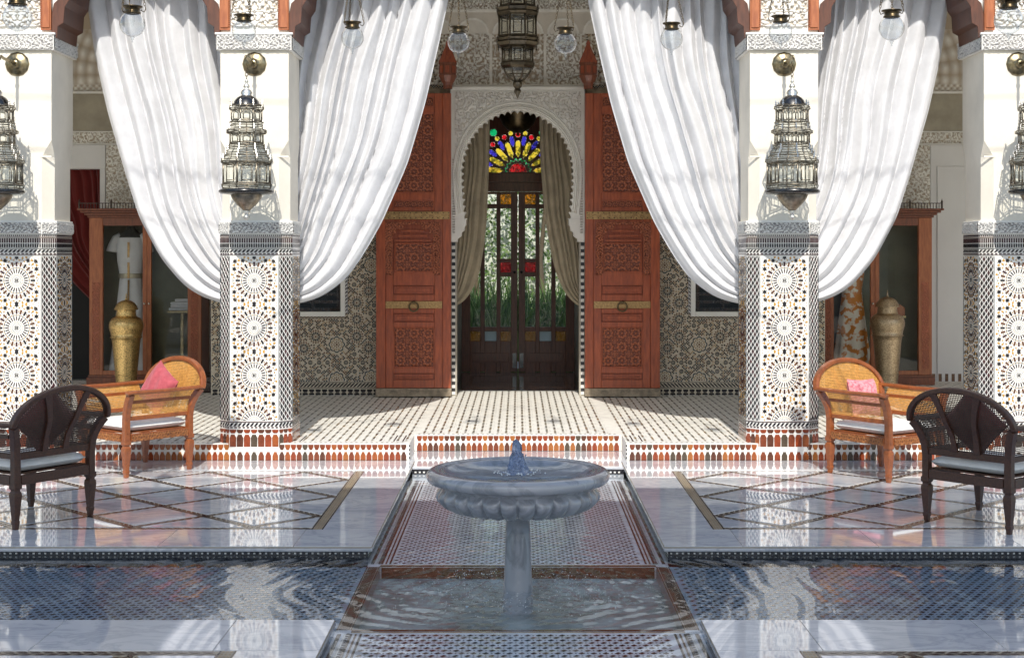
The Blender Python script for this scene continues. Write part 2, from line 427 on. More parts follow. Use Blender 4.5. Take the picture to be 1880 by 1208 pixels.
# ================================================================== SETTING: paving, pool, terrace
WZ = -0.06          # water level
LAT = .395
def seg_marks(mb, p0, p1, w, step, z, m, jit=0.0):
    """braided mosaic marks along a band from p0 to p1: two staggered rows of slanted pieces"""
    d = Vector((p1[0]-p0[0], p1[1]-p0[1])); Ln = d.length
    if Ln < step: return
    d.normalize(); s = Vector((-d.y, d.x)); n = int(Ln/step)
    st = Ln/n
    for i in range(n):
        for side in (-1, 1):
            t = (i + (.25 if side > 0 else .75))*st
            c = Vector(p0) + d*t + s*(side*w*.22)
            a = d*(st*.36); b = s*(w*.15); sl = d*(side*st*.22)
            q = [c-a-b-sl, c+a-b-sl, c+a+b+sl, c-a+b+sl]
            mb.add([(v.x, v.y, z) for v in q], [(0,1,2,3)], m)
def paving(sx, ya, yb, label_xx):
    """one marble platform; sx = side, ya = edge towards the cross channel, yb = other edge"""
    dy = 1 if yb > ya else -1
    x_in, x_out = .90, 9.0
    root = bpy.data.objects.new('paving', None); col.objects.link(root); root.location = (sx*1.0, (ya+yb)/2, 0)
    tag(root, kind='structure')
    b = MB(); ov = .03
    b.box(sx*(x_in+ov), sx*x_out, ya+dy*ov, yb, -.2, -.034, 0)
    b.build('plinth', [M['black_tile']], root)
    b = MB(); b.box(sx*x_in, sx*x_out, ya, yb, -.034, -.012, 0)
    b.build('slab_edge', [M['marble_edge']], root, bevel=.006)
    b = MB(); b.box(sx*(x_in+.004), sx*(x_out-.004), ya+dy*.004, yb-dy*.004, -.012, -.004, 0)
    b.build('mosaic_bed', [pbr('band_stone', (.40,.345,.26), .25, var=.1)], root)
    yf0 = .548; yf1 = .628                # front mosaic band, distances from the channel edge
    nj = 6
    yend = yf1 + .01 + nj*LAT
    fx0, fx1 = 1.28, 1.36
    f = floor_xy(0)
    # marks in the bands
    k = MB()
    X = lambda x: sx*x
    Y = lambda d: ya + dy*d
    seg_marks(k, (X(fx1), Y((yf0+yf1)/2)), (X(8.6), Y((yf0+yf1)/2)), .075, .06, -.0015, 0)
    seg_marks(k, (X(fx1), Y(yend+.03)), (X(8.6), Y(yend+.03)), .06, .06, -.0015, 0)
    yy = yf0
    while yy < yend+.05:
        for c, w_ in ((fx0+.006, .008), (fx1-.006, .008)):
            k.add([(X(c-w_/2),Y(yy),-.0015),(X(c+w_/2),Y(yy),-.0015),(X(c+w_/2),Y(yy+.036),-.0015),(X(c-w_/2),Y(yy+.036),-.0015)], [(0,1,2,3)], 0)
        for q_ in range(3):
            c = fx0+.022+q_*.018
            k.add([(X(c-.006),Y(yy+.006),-.0015),(X(c+.006),Y(yy+.006),-.0015),(X(c+.006),Y(yy+.026),-.0015),(X(c-.006),Y(yy+.026),-.0015)], [(0,1,2,3)], 1)
        yy += .038
    hw = .040
    nodes_x = int((8.6-1.37)/LAT)
    for i in range(nodes_x):
        for j in range(nj+1):
            if (i+j) % 2 == 1:
                p = (1.37+LAT*i, yf1+.01+LAT*j)
                for dj in (-1, 1):
                    j2 = j+dj
                    if 0 <= j2 <= nj:
                        seg_marks(k, (X(p[0]), Y(p[1])), (X(p[0]+LAT), Y(p[1]+dj*LAT)), .072, .058, -.0015, 0)
    k.build('mosaic_braid', [M['plum_tile'], M['tan_tile']], root, kind='stuff')
    # marble pieces: lozenges between the bands
    lo_u, hi_u, lo_v, hi_v = fx1+.002, 8.6, yf1+.002, yend
    gap = hw*1.414
    for i in range(-1, nodes_x+1):
        for j in range(-1, nj+2):
            if (i+j) % 2 == 0:
                cx, cy = 1.37+LAT*i, yf1+.01+LAT*j
                r = LAT-gap
                poly = clip([(cx-r,cy),(cx,cy-r),(cx+r,cy),(cx,cy+r)], lo_u, lo_v, hi_u, hi_v)
                if poly is None or len(poly) < 3: continue
                area = abs(sum(poly[q-1][0]*poly[q][1]-poly[q][0]*poly[q-1][1] for q in range(len(poly))))/2
                if area < .004: continue
                mb = MB(); mb.prism([(sx*(u), ya+dy*v) for u, v in poly], f, -.010, 0, 0)
                mb.build('marble_lozenge', [M['marble']], root)
    # border slabs with thin joints
    def slab(u0, v0, u1, v1):
        mb = MB(); g = .002
        mb.prism([(sx*a, ya+dy*c) for a, c in rect(u0+g, v0+g, u1-g, v1-g)], f, -.010, 0, 0)
        mb.build('marble_slab', [M['marble']], root)
    tot = abs(yb-ya)
    js = [x_in+.004, 1.39, 2.23, 3.12, 4.0, 4.9, 5.8, 6.7, 7.6, 8.6]
    for a, c in zip(js[:-1], js[1:]):
        slab(a, .004, c, yf0)
        slab(a, yend+.06, c, tot-.004)
    vs2 = [yf0, 1.35, 2.2, yend+.06]
    for a, c in zip(vs2[:-1], vs2[1:]): slab(x_in+.004, a, fx0, c)
    # dotted mosaic course under the overhang
    d = MB()
    u = x_in+.05
    while u < 6:
        d.box(sx*(u-.006), sx*(u+.006), ya+dy*(ov-.003), ya+dy*(ov+.002), -.053, -.044, 0); u += .036
    v = .05
    while v < min(tot, 4):
        d.box(sx*(x_in+ov-.003), sx*(x_in+ov+.002), ya+dy*(v-.008), ya+dy*(v+.008), -.054, -.042, 0); v += .036
    d.build('mosaic_dots', [M['white_tile']], root, kind='stuff')
paving(-1, 8.75, 12.4, ''); paving(1, 8.75, 12.4, '')
paving(-1, 7.0, 3.2, ''); paving(1, 7.0, 3.2, '')
# marble landing at the head of the channel
root = bpy.data.objects.new('landing', None); col.objects.link(root); root.location = (0, 12.5, 0); tag(root, kind='structure')
b = MB(); b.box(-.897, .897, 12.03, 12.999, -.2, -.012, 0); b.build('plinth', [M['marble_edge']], root)
for a, c in ((-.897, -.31), (-.31, .31), (.31, .897)):
    b = MB(); b.prism(rect(a+.0012, 12.03, c-.0012, 12.55), floor_xy(0), -.011, 0); b.build('marble_slab', [M['marble']], root)
    b = MB(); b.prism(rect(a+.0012, 12.5525, c-.0012, 12.998), floor_xy(0), -.011, 0); b.build('marble_slab', [M['marble']], root)
for s in (-1, 1):
    b = MB(); b.box(s*.8985, s*.9485, 12.402, 12.998, -.1, 0, 0); b.build('marble_slab', [M['marble']], root)
b = MB(); u = -.87
while u < .88:
    b.box(u-.008, u+.008, 12.022, 12.03, -.05, -.038, 0); u += .036
b.box(-.9, .9, 12.026, 12.0299, -.06, -.02, 1)
b.build('mosaic_dots', [M['white_tile'], M['black_tile']], root, kind='stuff')

# ground under everything and beyond
b = MB(); b.box(-60, 60, -20, 90, -.6, -.5, 0)
tag(b.build('ground', [pbr('earth', (.12,.10,.07), .9, bump=.3, bs=3)]), kind='structure')

# pool floor
def pool_mat(name, c):
    return pbr(name, c, .3, var=.12, vs_=14, bump=.1, bs=60)
PB = pool_mat('pool_tile_blue', (.24,.34,.45)); PL = pool_mat('pool_tile_pale', (.88,.88,.90))
FZ = -.12
root = bpy.data.objects.new('pool_floor', None); col.objects.link(root); root.location = (0, 7.9, 0); tag(root, kind='structure')
b = MB()
b.box(-.93, .93, 3.2, 7.25, -.3, FZ, 0); b.box(-.93, .93, 8.72, 12.026, -.3, FZ, 0)
b.build('channel_bed', [PL], root)
b = MB()
for s in (-1, 1): b.box(s*.931, s*9, 7.03-.0, 8.72, -.3, FZ, 0)
b.build('channel_bed', [PB], root)
b = MB()
b.box(-.85, .85, 7.25, 8.72, -.5, -.19, 0)
b.build('basin_bed', [pbr('basin_stone', (.36,.42,.42), .5, var=.3, vs_=5, bump=.3, bs=25)], root)
b = MB()
for s in (-1, 1): b.box(s*.85, s*.931, 7.25, 8.72, -.5, FZ-.0005, 0)
b.build('basin_rim', [pbr('basin_rim_tile', (.30,.27,.25), .3)], root)
b = MB()
for s in (-1, 1):
    y = 7.27
    while y < 8.70:
        b.box(s*.862, s*.918, y, y+.012, FZ, FZ+.002, 0); y += .026
    b.box(s*.8505, s*.857, 7.25, 8.72, -.13, FZ+.003, 1); b.box(s*.923, s*.93, 7.25, 8.72, FZ, FZ+.003, 1)
b.box(-.85, .85, 7.225, 7.2495, FZ+.0005, FZ+.004, 1); b.box(-.85, .85, 8.7205, 8.740, FZ+.0005, FZ+.004, 1)
b.box(-.84, .84, 8.712, 8.7195, -.19, FZ-.002, 1)
b.box(-.85, .85, 8.76, 8.772, FZ, FZ+.002, 2); b.box(-.85, .85, 7.20, 7.212, FZ, FZ+.002, 2)
b.build('basin_border', [M['brown_tile'], M['brown_tile'], M['tan_tile']], root, kind='stuff')
# stripes along the channel sides
b = MB()
for s in (-1, 1):
    for ya_, yb_ in ((3.2, 7.17), (8.8, 12.02)):
        for c, w_, m_ in ((.905,.02,0),(.875,.012,1),(.845,.014,0),(.82,.010,2),(.795,.012,0)):
            b.box(s*(c-w_/2), s*(c+w_/2), ya_, yb_, FZ, FZ+.003, m_)
        y = ya_
        while y < yb_:
            b.box(s*.853, s*.868, y, y+.02, FZ, FZ+.003, 0); y += .04
b.build('channel_border', [M['black_tile'], M['white_tile'], M['brown_tile']], root, kind='stuff')
def tile_field(name, x0, x1, y0, y1, step, mats, seed, fl):
    rng = random.Random(seed); b = MB(); ny = int((y1-y0)/(step*.78)); z = FZ+.002
    for j in range(ny):
        y = y0 + (j+.5)*(y1-y0)/ny
        x = x0 + step*(.5 if j % 2 else 0.02) + .015
        while x < x1-.012:
            k = rng.choice(fl)
            r = step*.30; h = step*.33
            b.add([(x-r,y-h*.15,z),(x-r*.1,y-h,z),(x+r,y+h*.15,z),(x+r*.1,y+h,z)], [(0,1,2,3)], k)
            r2 = step*.11; xx = x+step*.5
            if xx < x1-.01:
                b.add([(xx-r2,y,z),(xx,y-r2,z),(xx+r2,y,z),(xx,y+r2,z)], [(0,1,2,3)], k)
            x += step
    b.build(name, mats, root, kind='stuff')
pm = [M['black_tile'], M['plum_tile'], M['brown_tile']]
tile_field('mosaic_field', -.78, .78, 5.2, 7.17, .058, pm, 1, [0,1,0,2,1])
tile_field('mosaic_field', -.78, .78, 8.8, 12.0, .054, pm, 2, [0,0,0,1,2])
tile_field('mosaic_field', .95, 4.3, 7.05, 8.72, .062, pm, 3, [0,0,0,1])
tile_field('mosaic_field', -4.3, -.95, 7.05, 8.72, .062, pm, 4, [0,0,0,1])

# water
def waxis(a, b_, f0, f1, fine, coarse):
    out = []; x = a
    while x < b_-1e-6:
        out.append(x); x += fine if f0 <= x < f1 else coarse
    out.append(b_); return np.array(out)
xs = waxis(-9, 9, -2.6, 2.6, .022, .10); ys = waxis(3.2, 12.024, 5.4, 10.0, .022, .08)
XX, YY = np.meshgrid(xs, ys, indexing='ij')
R = np.sqrt(XX**2 + (YY-7.9)**2)
TH = np.arctan2(YY-7.9, XX)
wob = .05*np.sin(3*TH+1)+.03*np.sin(7*TH+2.0)+.02*np.sin(13*TH)
amp = .0055*np.exp(-np.clip(R-.55, 0, 9)/.95)*np.clip((R-.10)/.25, 0, 1)
Hh = amp*np.sin(2*PI*(R+wob)/.125) * (.75+.25*np.sin(5*TH+9*R))
Hh += .35*amp*np.sin(2*PI*(R+wob*2)/.061+1.3)
inner = np.exp(-(R/.55)**2)
Hh += inner*.0065*1.35*(np.sin(XX*61+YY*23)*np.sin(YY*57-XX*31)+.7*np.sin(XX*97-3)*np.sin(YY*103+1)*np.cos(XX*41-YY*37))
ring_ = np.exp(-((R-.62)/.38)**2)
Hh += ring_*.0030*(np.sin(XX*43+YY*19+1)*np.sin(YY*71-XX*15)+.6*np.sin(XX*83+2)*np.sin(YY*97-XX*37+1))
Hh += .0005*np.sin(XX*9+YY*14)+.0004*np.sin(XX*17-YY*11+2)+.00035*np.sin(XX*31+YY*5)
b = MB(); P3 = np.stack([XX, YY, WZ+Hh], -1)
b.grid(P3, len(xs)-1, len(ys)-1, 0)
m, nt, bs_, out = new_mat('pool_water'); L = nt.links; nt.nodes.remove(bs_)
tr = nt.nodes.new('ShaderNodeBsdfTransparent'); tr.inputs[0].default_value = (.95,.98,1.0,1)
rf = nt.nodes.new('ShaderNodeBsdfRefraction'); rf.inputs['IOR'].default_value = 1.33; rf.inputs['Color'].default_value = (.88,.94,.98,1); rf.inputs['Roughness'].default_value = 0
gl = nt.nodes.new('ShaderNodeBsdfGlossy'); gl.inputs['Roughness'].default_value = 0.0
fr = nt.nodes.new('ShaderNodeFresnel'); fr.inputs['IOR'].default_value = 1.72
mx0 = nt.nodes.new('ShaderNodeMixShader'); mx0.inputs[0].default_value = .0
mx = nt.nodes.new('ShaderNodeMixShader')
tcw = nt.nodes.new('ShaderNodeTexCoord')
nw = nt.nodes.new('ShaderNodeTexNoise'); nw.inputs['Scale'].default_value = 9; nw.inputs['Detail'].default_value = 3; L.new(tcw.outputs['Object'], nw.inputs['Vector'])
bw = nt.nodes.new('ShaderNodeBump'); bw.inputs['Strength'].default_value = .10; bw.inputs['Distance'].default_value = .02
L.new(nw.outputs['Fac'], bw.inputs['Height'])
for n_ in (gl, fr): L.new(bw.outputs[0], n_.inputs['Normal'])
L.new(front_only(nt, fr.outputs[0]), mx.inputs[0]); L.new(tr.outputs[0], mx.inputs[1]); L.new(gl.outputs[0], mx.inputs[2]); L.new(mx.outputs[0], out.inputs[0])
M['water'] = m
tag(b.build('pool_water', [m], smooth=True), kind='structure')

# terrace (one step up)
TZ = .15
root = bpy.data.objects.new('terrace_floor', None); col.objects.link(root); root.location = (0, 14, 0); tag(root, kind='structure')
TF = root
terr = [(-10,12.405),(-.95,12.405),(-.95,13.005),(.95,13.005),(.95,12.405),(10,12.405),(10,18.6),(-10,18.6)]
b = MB(); b.prism(terr, floor_xy(0), 0.001, TZ, 0)
b.build('tiled_bed', [pbr('floor_glaze', (.80,.775,.71), .5, var=.08, vs_=12, bump=.08, bs=80, spec=.25)], root)
rng = random.Random(5)
b = MB()
def marks(x0, x1, y0, y1):
    """columns of small slanted pieces in alternating dark and pale groups, a basket weave"""
    x = x0+.03; ci = 0; L_ = .13
    while x < x1-.03:
        y = y0+.012; j = 0
        while y < y1-.03:
            g_ = int((y-y0)/L_)
            dark = (g_+ci) % 2 == 0
            k = rng.choice([0,4,4,1,0,2]) if dark else rng.choice([3,3,1,3])
            w_ = .0085 if dark else .006; l_ = .0125; s_ = .006
            b.add([(x-w_-s_,y-l_,TZ+.002),(x+w_-s_,y-l_,TZ+.002),(x+w_+s_,y+l_,TZ+.002),(x-w_+s_,y+l_,TZ+.002)], [(0,1,2,3)], k)
            if dark and j % 2 == 0:
                b.add([(x+.030,y-.006,TZ+.002),(x+.036,y,TZ+.002),(x+.030,y+.006,TZ+.002),(x+.024,y,TZ+.002)], [(0,1,2,3)], 4)
            y += .0335; j += 1
        x += .076; ci += 1
marks(-.9, .9, 13.12, 17.2); marks(-4.9, -.95, 12.56, 16.7); marks(.95, 4.9, 12.56, 16.7)
marks(-6.2, -3.0, 16.72, 18.3); marks(3.0, 6.2, 16.72, 18.3)
b.build('mosaic_field', [M['plum_tile'], M['tan_tile'], M['ochre_tile'], M['grout'], pbr('grey_glaze', (.30,.28,.25), .2)], root, kind='stuff')
# nosing dots and frame lines
b = MB()
def dots(x0, x1, y):
    x = x0+.02
    while x < x1-.01:
        b.add([(x-.010,y-.010,TZ+.002),(x+.010,y-.010,TZ+.002),(x+.010,y+.010,TZ+.002),(x-.010,y+.010,TZ+.002)], [(0,1,2,3)], rng.choice([0,0,0,1])); x += .045
dots(-9, -.97, 12.452); dots(.97, 9, 12.452); dots(-.93, .93, 13.052)
for s in (-1, 1):
    for xx in (1.02, 1.10, 1.93): b.add([(s*xx-.006,12.53,TZ+.002),(s*xx+.006,12.53,TZ+.002),(s*xx+.006,12.95,TZ+.002),(s*xx-.006,12.95,TZ+.002)], [(0,1,2,3)], 0)
b.build('nosing_dots', [M['black_tile'], M['brown_tile']], root, kind='stuff')
# riser tiles: bottle shaped lower tile, small upper tile
def shape_mesh(name, poly, mat, h=.004, rot=None):
    mb = MB(); mb.prism(poly, (lambda u, v, hh: (u, -hh, v)), 0, h, 0)
    me = bpy.data.meshes.new(name); me.from_pydata(mb.v, [], mb.f); me.materials.append(mat); me.update(); return me
RW = .0505
low_poly = [(-.0225,.003),(.0225,.003),(.0225,.044),(.012,.066),(.012,.076),(-.012,.076),(-.012,.066),(-.0225,.044)]
up_poly = [(-.011,.094),(.011,.094),(.0165,.108),(.0225,.120),(.0225,.140),(-.0225,.140),(-.0225,.120),(-.0165,.108)]
tall_poly = [(-.028,.012),(.028,.012),(.029,.05),(.015,.085),(.015,.092),(-.015,.092),(-.015,.085),(-.029,.05)]
LOWM = [shape_mesh('riser_tile', low_poly, m_) for m_ in ORANGES]
UPM = [shape_mesh('small_riser_tile', up_poly, m_) for m_ in ORANGES]
def riser_row(x0, x1, Y, seed):
    rg = random.Random(seed); n = int(round((x1-x0)/RW)); w_ = (x1-x0)/n
    for i in range(n):
        k = rg.choice([0,0,0,1,1,2,2,3,4,5])
        x = x0+(i+.5)*w_
        place(LOWM[k], 'riser_tile', TF, (x-TF.location.x, Y-TF.location.y, 0))
        place(UPM[rg.choice([k,k,k,2])], 'small_riser_tile', TF, (x, Y-TF.location.y, 0))
b = MB()
riser_row(-.93, .93, 13.004, 1)
for s in (-1, 1):
    segs = [(.975, 2.31-.2165), (2.31+.2165, 4.38-.2165)]
    for i, (a, c) in enumerate(segs):
        riser_row(min(s*a, s*c), max(s*a, s*c), 12.404, 10+i+s)
for s in (-1, 1):
    for z_ in (.025, .06, .095, .13):
        b.box(s*.945, s*.955, 12.398, 12.404, z_-.008, z_+.008, 0)
b.build('corner_dots', [M['black_tile']], root, kind='stuff')
# ================================================================== PILLARS
def rot_poly(poly, a, cx, cy):
    ca, sa = math.cos(a), math.sin(a)
    return [(cx+u*ca-v*sa, cy+u*sa+v*ca) for u, v in poly]
# material indices for mosaics: 0 black,1 plum,2 brown,3 ochre,4 tan,5 cream,6 teal,7 white
MOS = ['black_tile','plum_tile','brown_tile','ochre_tile','tan_tile','cream_tile','teal_tile','white_tile']
MOSM = lambda: [M[k] for k in MOS]
def ring_wedges(out, cx, cy, r0, r1, n, fill, mi, a0=0.0):
    for k in range(n):
        a = a0+2*PI*k/n; da = PI/n*fill
        out.append(([(cx+r0*math.cos(a-da), cy+r0*math.sin(a-da)), (cx+r0*math.cos(a+da), cy+r0*math.sin(a+da)),
                     (cx+r1*math.cos(a+da*.9), cy+r1*math.sin(a+da*.9)), (cx+r1*math.cos(a-da*.9), cy+r1*math.sin(a-da*.9))], mi if not isinstance(mi, list) else mi[k % len(mi)]))
def medallion(out, cx, cy, R):
    for k in range(4):
        a = PI/4+PI/2*k
        out.append((ngon(cx+.06*R*math.cos(a), cy+.06*R*math.sin(a), .045*R, 4, a), 0))
    ring_wedges(out, cx, cy, .125*R, .15*R, 12, .5, 0)
    ring_wedges(out, cx, cy, .22*R, .245*R, 24, .42, 6)
    ring_wedges(out, cx, cy, .30*R, .335*R, 24, .42, 4, PI/24)
    ring_wedges(out, cx, cy, .40*R, .60*R, 24, .42, [1,0])
    ring_wedges(out, cx, cy, .645*R, .69*R, 24, .45, 6)
    ring_wedges(out, cx, cy, .66*R, .70*R, 24, .30, 3, PI/24)
    ring_wedges(out, cx, cy, .75*R, .985*R, 24, .46, [0,2,1,2])
    ring_wedges(out, cx, cy, .84*R, .92*R, 24, .20, 4, PI/24)
def star_field(out, cx, cy, u0, u1, v0, v1, R):
    def put(r, n, a0, rad, mi, sides=6):
        for k in range(n):
            a = a0+2*PI*k/n; x, y = cx+r*math.cos(a), cy+r*math.sin(a)
            if u0+rad < x < u1-rad and v0+rad*.2 < y < v1-rad*.2:
                out.append((ngon(x, y, rad, sides, a), mi))
    put(1.08*R, 24, PI/24, .0062, 3, 6); put(1.13*R, 24, 0, .0045, 6, 4)
    for q_ in (1.17, 1.29, 1.40, 1.52, 1.66): put(q_*R, 36, PI/36, .0048, 4, 4)
    for q_ in (1.10, 1.345, 1.47): put(q_*R, 36, 0, .0040, 6, 4)
    put(1.22*R, 12, 0, .0155, 0, 8); put(1.22*R, 12, PI/12, .0095, 3, 6)
    put(1.34*R, 24, PI/24, .0100, 3, 6)
    put(1.44*R, 12, PI/12, .0165, 0, 8); put(1.46*R, 12, 0, .0085, 2, 6)
    put(1.58*R, 24, PI/24, .0105, 3, 6)
def clipfield(lst, u0, v0, u1, v1):
    out = []
    for p, m_ in lst:
        q = clip(p, u0, v0, u1, v1)
        if q and len(q) >= 3: out.append((q, m_))
    return out
def band_bars(out, u0, u1, z0, z1, step, mi, fill=.55):
    n = max(1, int(round((u1-u0)/step))); w_ = (u1-u0)/n
    for i in range(n):
        c = u0+(i+.5)*w_
        out.append((rect(c-w_*fill/2, z0, c+w_*fill/2, z1), mi))
def band_zig(out, u0, u1, z0, z1, step, mi, slant=.6):
    n = max(1, int(round((u1-u0)/step))); w_ = (u1-u0)/n; h = z1-z0
    for i in range(n):
        c = u0+(i+.5)*w_
        q = clip([(c-w_*.28-slant*w_/2, z0), (c+w_*.28-slant*w_/2, z0), (c+w_*.28+slant*w_/2, z1), (c-w_*.28+slant*w_/2, z1)], u0, z0, u1, z1)
        if q: out.append((q, mi))
def pillar_bands(out, u0, u1):
    band_bars(out, u0, u1, 1.962, 1.975, .018, 1, .5)
    band_bars(out, u0, u1, 1.905, 1.945, .021, 1, .62)
    band_bars(out, u0, u1, 1.865, 1.898, .021, 0, .62)
    out.append((rect(u0, 1.950, u1, 1.956), 2)); out.append((rect(u0, 1.853, u1, 1.858), 0))
    band_zig(out, u0, u1, 1.822, 1.846, .035, 0); band_bars(out, u0, u1, 1.805, 1.815, .035, 1, .6)
    out.append((rect(u0, 1.795, u1, 1.800), 1))
    out.append((rect(u0, .335, u1, .342), 1))
    band_zig(out, u0, u1, .300, .330, .035, 0); band_bars(out, u0, u1, .284, .295, .035, 1, .6)
FV0, FV1 = .352, 1.785
def face_mosaic(hw):
    out = []; per = .415; fw = hw-.012
    body = []
    for zc in (1.576, 1.161, .746, .331):
        medallion(body, 0, zc, .165*(fw/.2045)**.5)
        star_field(body, 0, zc, -fw, fw, zc-per/2, zc+per/2, .165)
    out += clipfield(body, -fw, FV0, fw, FV1)
    for s in (-1, 1): out.append((rect(s*hw-.004, FV0, s*hw+.0, FV1) if s > 0 else rect(-hw, FV0, -hw+.004, FV1), 6))
    pillar_bands(out, -hw, hw)
    return out
def lattice_mosaic(hw):
    out = []; body = []
    cw = .045; rh = .060
    nx = int(2*hw/cw)
    cw = 2*(hw-.006)/nx
    j = 0; z = FV0
    while z < FV1+rh:
        for i in range(nx+1):
            x = -hw+.006+(i+(0 if j % 2 else .5))*cw
            body.append(([(x-cw*.30, z), (x, z-rh*.42), (x+cw*.30, z), (x, z+rh*.42)], 0 if (i+j) % 3 else 1))
        z += rh*.5; j += 1
    out += clipfield(body, -hw+.006, FV0, hw-.006, FV1)
    pillar_bands(out, -hw, hw)
    return out
PH = .3165           # half width of the pillar, chamfer .1
CH = .1
def octa(h, ch): return [(-h+ch,-h),(h-ch,-h),(h,-h+ch),(h,h-ch),(h-ch,h),(-h+ch,h),(-h,h-ch),(-h,-h+ch)]
def face_map(ang, dist):
    """plane facing direction ang (0 = -y), u to the right as seen from outside"""
    d = Vector((math.sin(ang), -math.cos(ang), 0)); t = Vector((math.cos(ang), math.sin(ang), 0))
    def f(u, v, h):
        p = d*(dist+h)+t*u
        return (p.x, p.y, v)
    return f
def rosette_relief(U, V, s, k1=8, k2=26.0):
    cu = (np.mod(U/s+.5, 1)-.5)*s; cv = (np.mod(V/s+.5, 1)-.5)*s
    r = np.sqrt(cu**2+cv**2); t = np.arctan2(cv, cu)
    a = np.cos(k1*t + 1.6*np.sin(k2*r/s*1.0))*np.clip(r/s*5, 0, 1)
    b_ = np.cos(2*PI*r/s*3.5)
    h = .5+.35*a+.35*b_
    cu2 = (np.mod(U/s, 1)-.5)*s; cv2 = (np.mod(V/s, 1)-.5)*s
    r2 = np.sqrt(cu2**2+cv2**2)
    h = np.where(r2 < .28*s, .5+.5*np.cos(2*PI*r2/s*5)*np.cos(4*np.arctan2(cv2, cu2)), h)
    return np.clip((h-.35)*3, 0, 1)
def arabesque(U, V, s):
    a = np.sin(2*PI*U/s+1.3*np.sin(2*PI*V/s*.8))*np.sin(2*PI*V/s*1.1+1.5*np.sin(2*PI*U/s*.9))
    b_ = np.sin(2*PI*(U+V)/s*1.7+1.2*np.cos(2*PI*U/s))*np.sin(2*PI*(U-V)/s*1.7+1.2*np.cos(2*PI*V/s))
    return np.clip((np.abs(a+.7*b_)-.22)*5, 0, 1)
def relief_panel(name, f, u0, u1, v0, v1, res, depth, func, mats, parent, maskf=None, h0=0.0, smooth=True):
    nu = max(2, int((u1-u0)/res)); nv = max(2, int((v1-v0)/res))
    U, V = np.meshgrid(np.linspace(u0, u1, nu+1), np.linspace(v0, v1, nv+1), indexing='ij')
    H = func(U, V)
    mask = None
    if maskf is not None:
        Uc = (U[:-1,:-1]+U[1:,1:])/2; Vc = (V[:-1,:-1]+V[1:,1:])/2; mask = maskf(Uc, Vc)
    P_ = np.array([f(float(a), float(c), h0+depth*float(h)) for a, c, h in zip(U.ravel(), V.ravel(), H.ravel())])
    b = MB(); b.grid(P_, nu, nv, 0, mask)
    return b.build(name, mats, parent, smooth=smooth, attr=H.ravel().astype(np.float32))

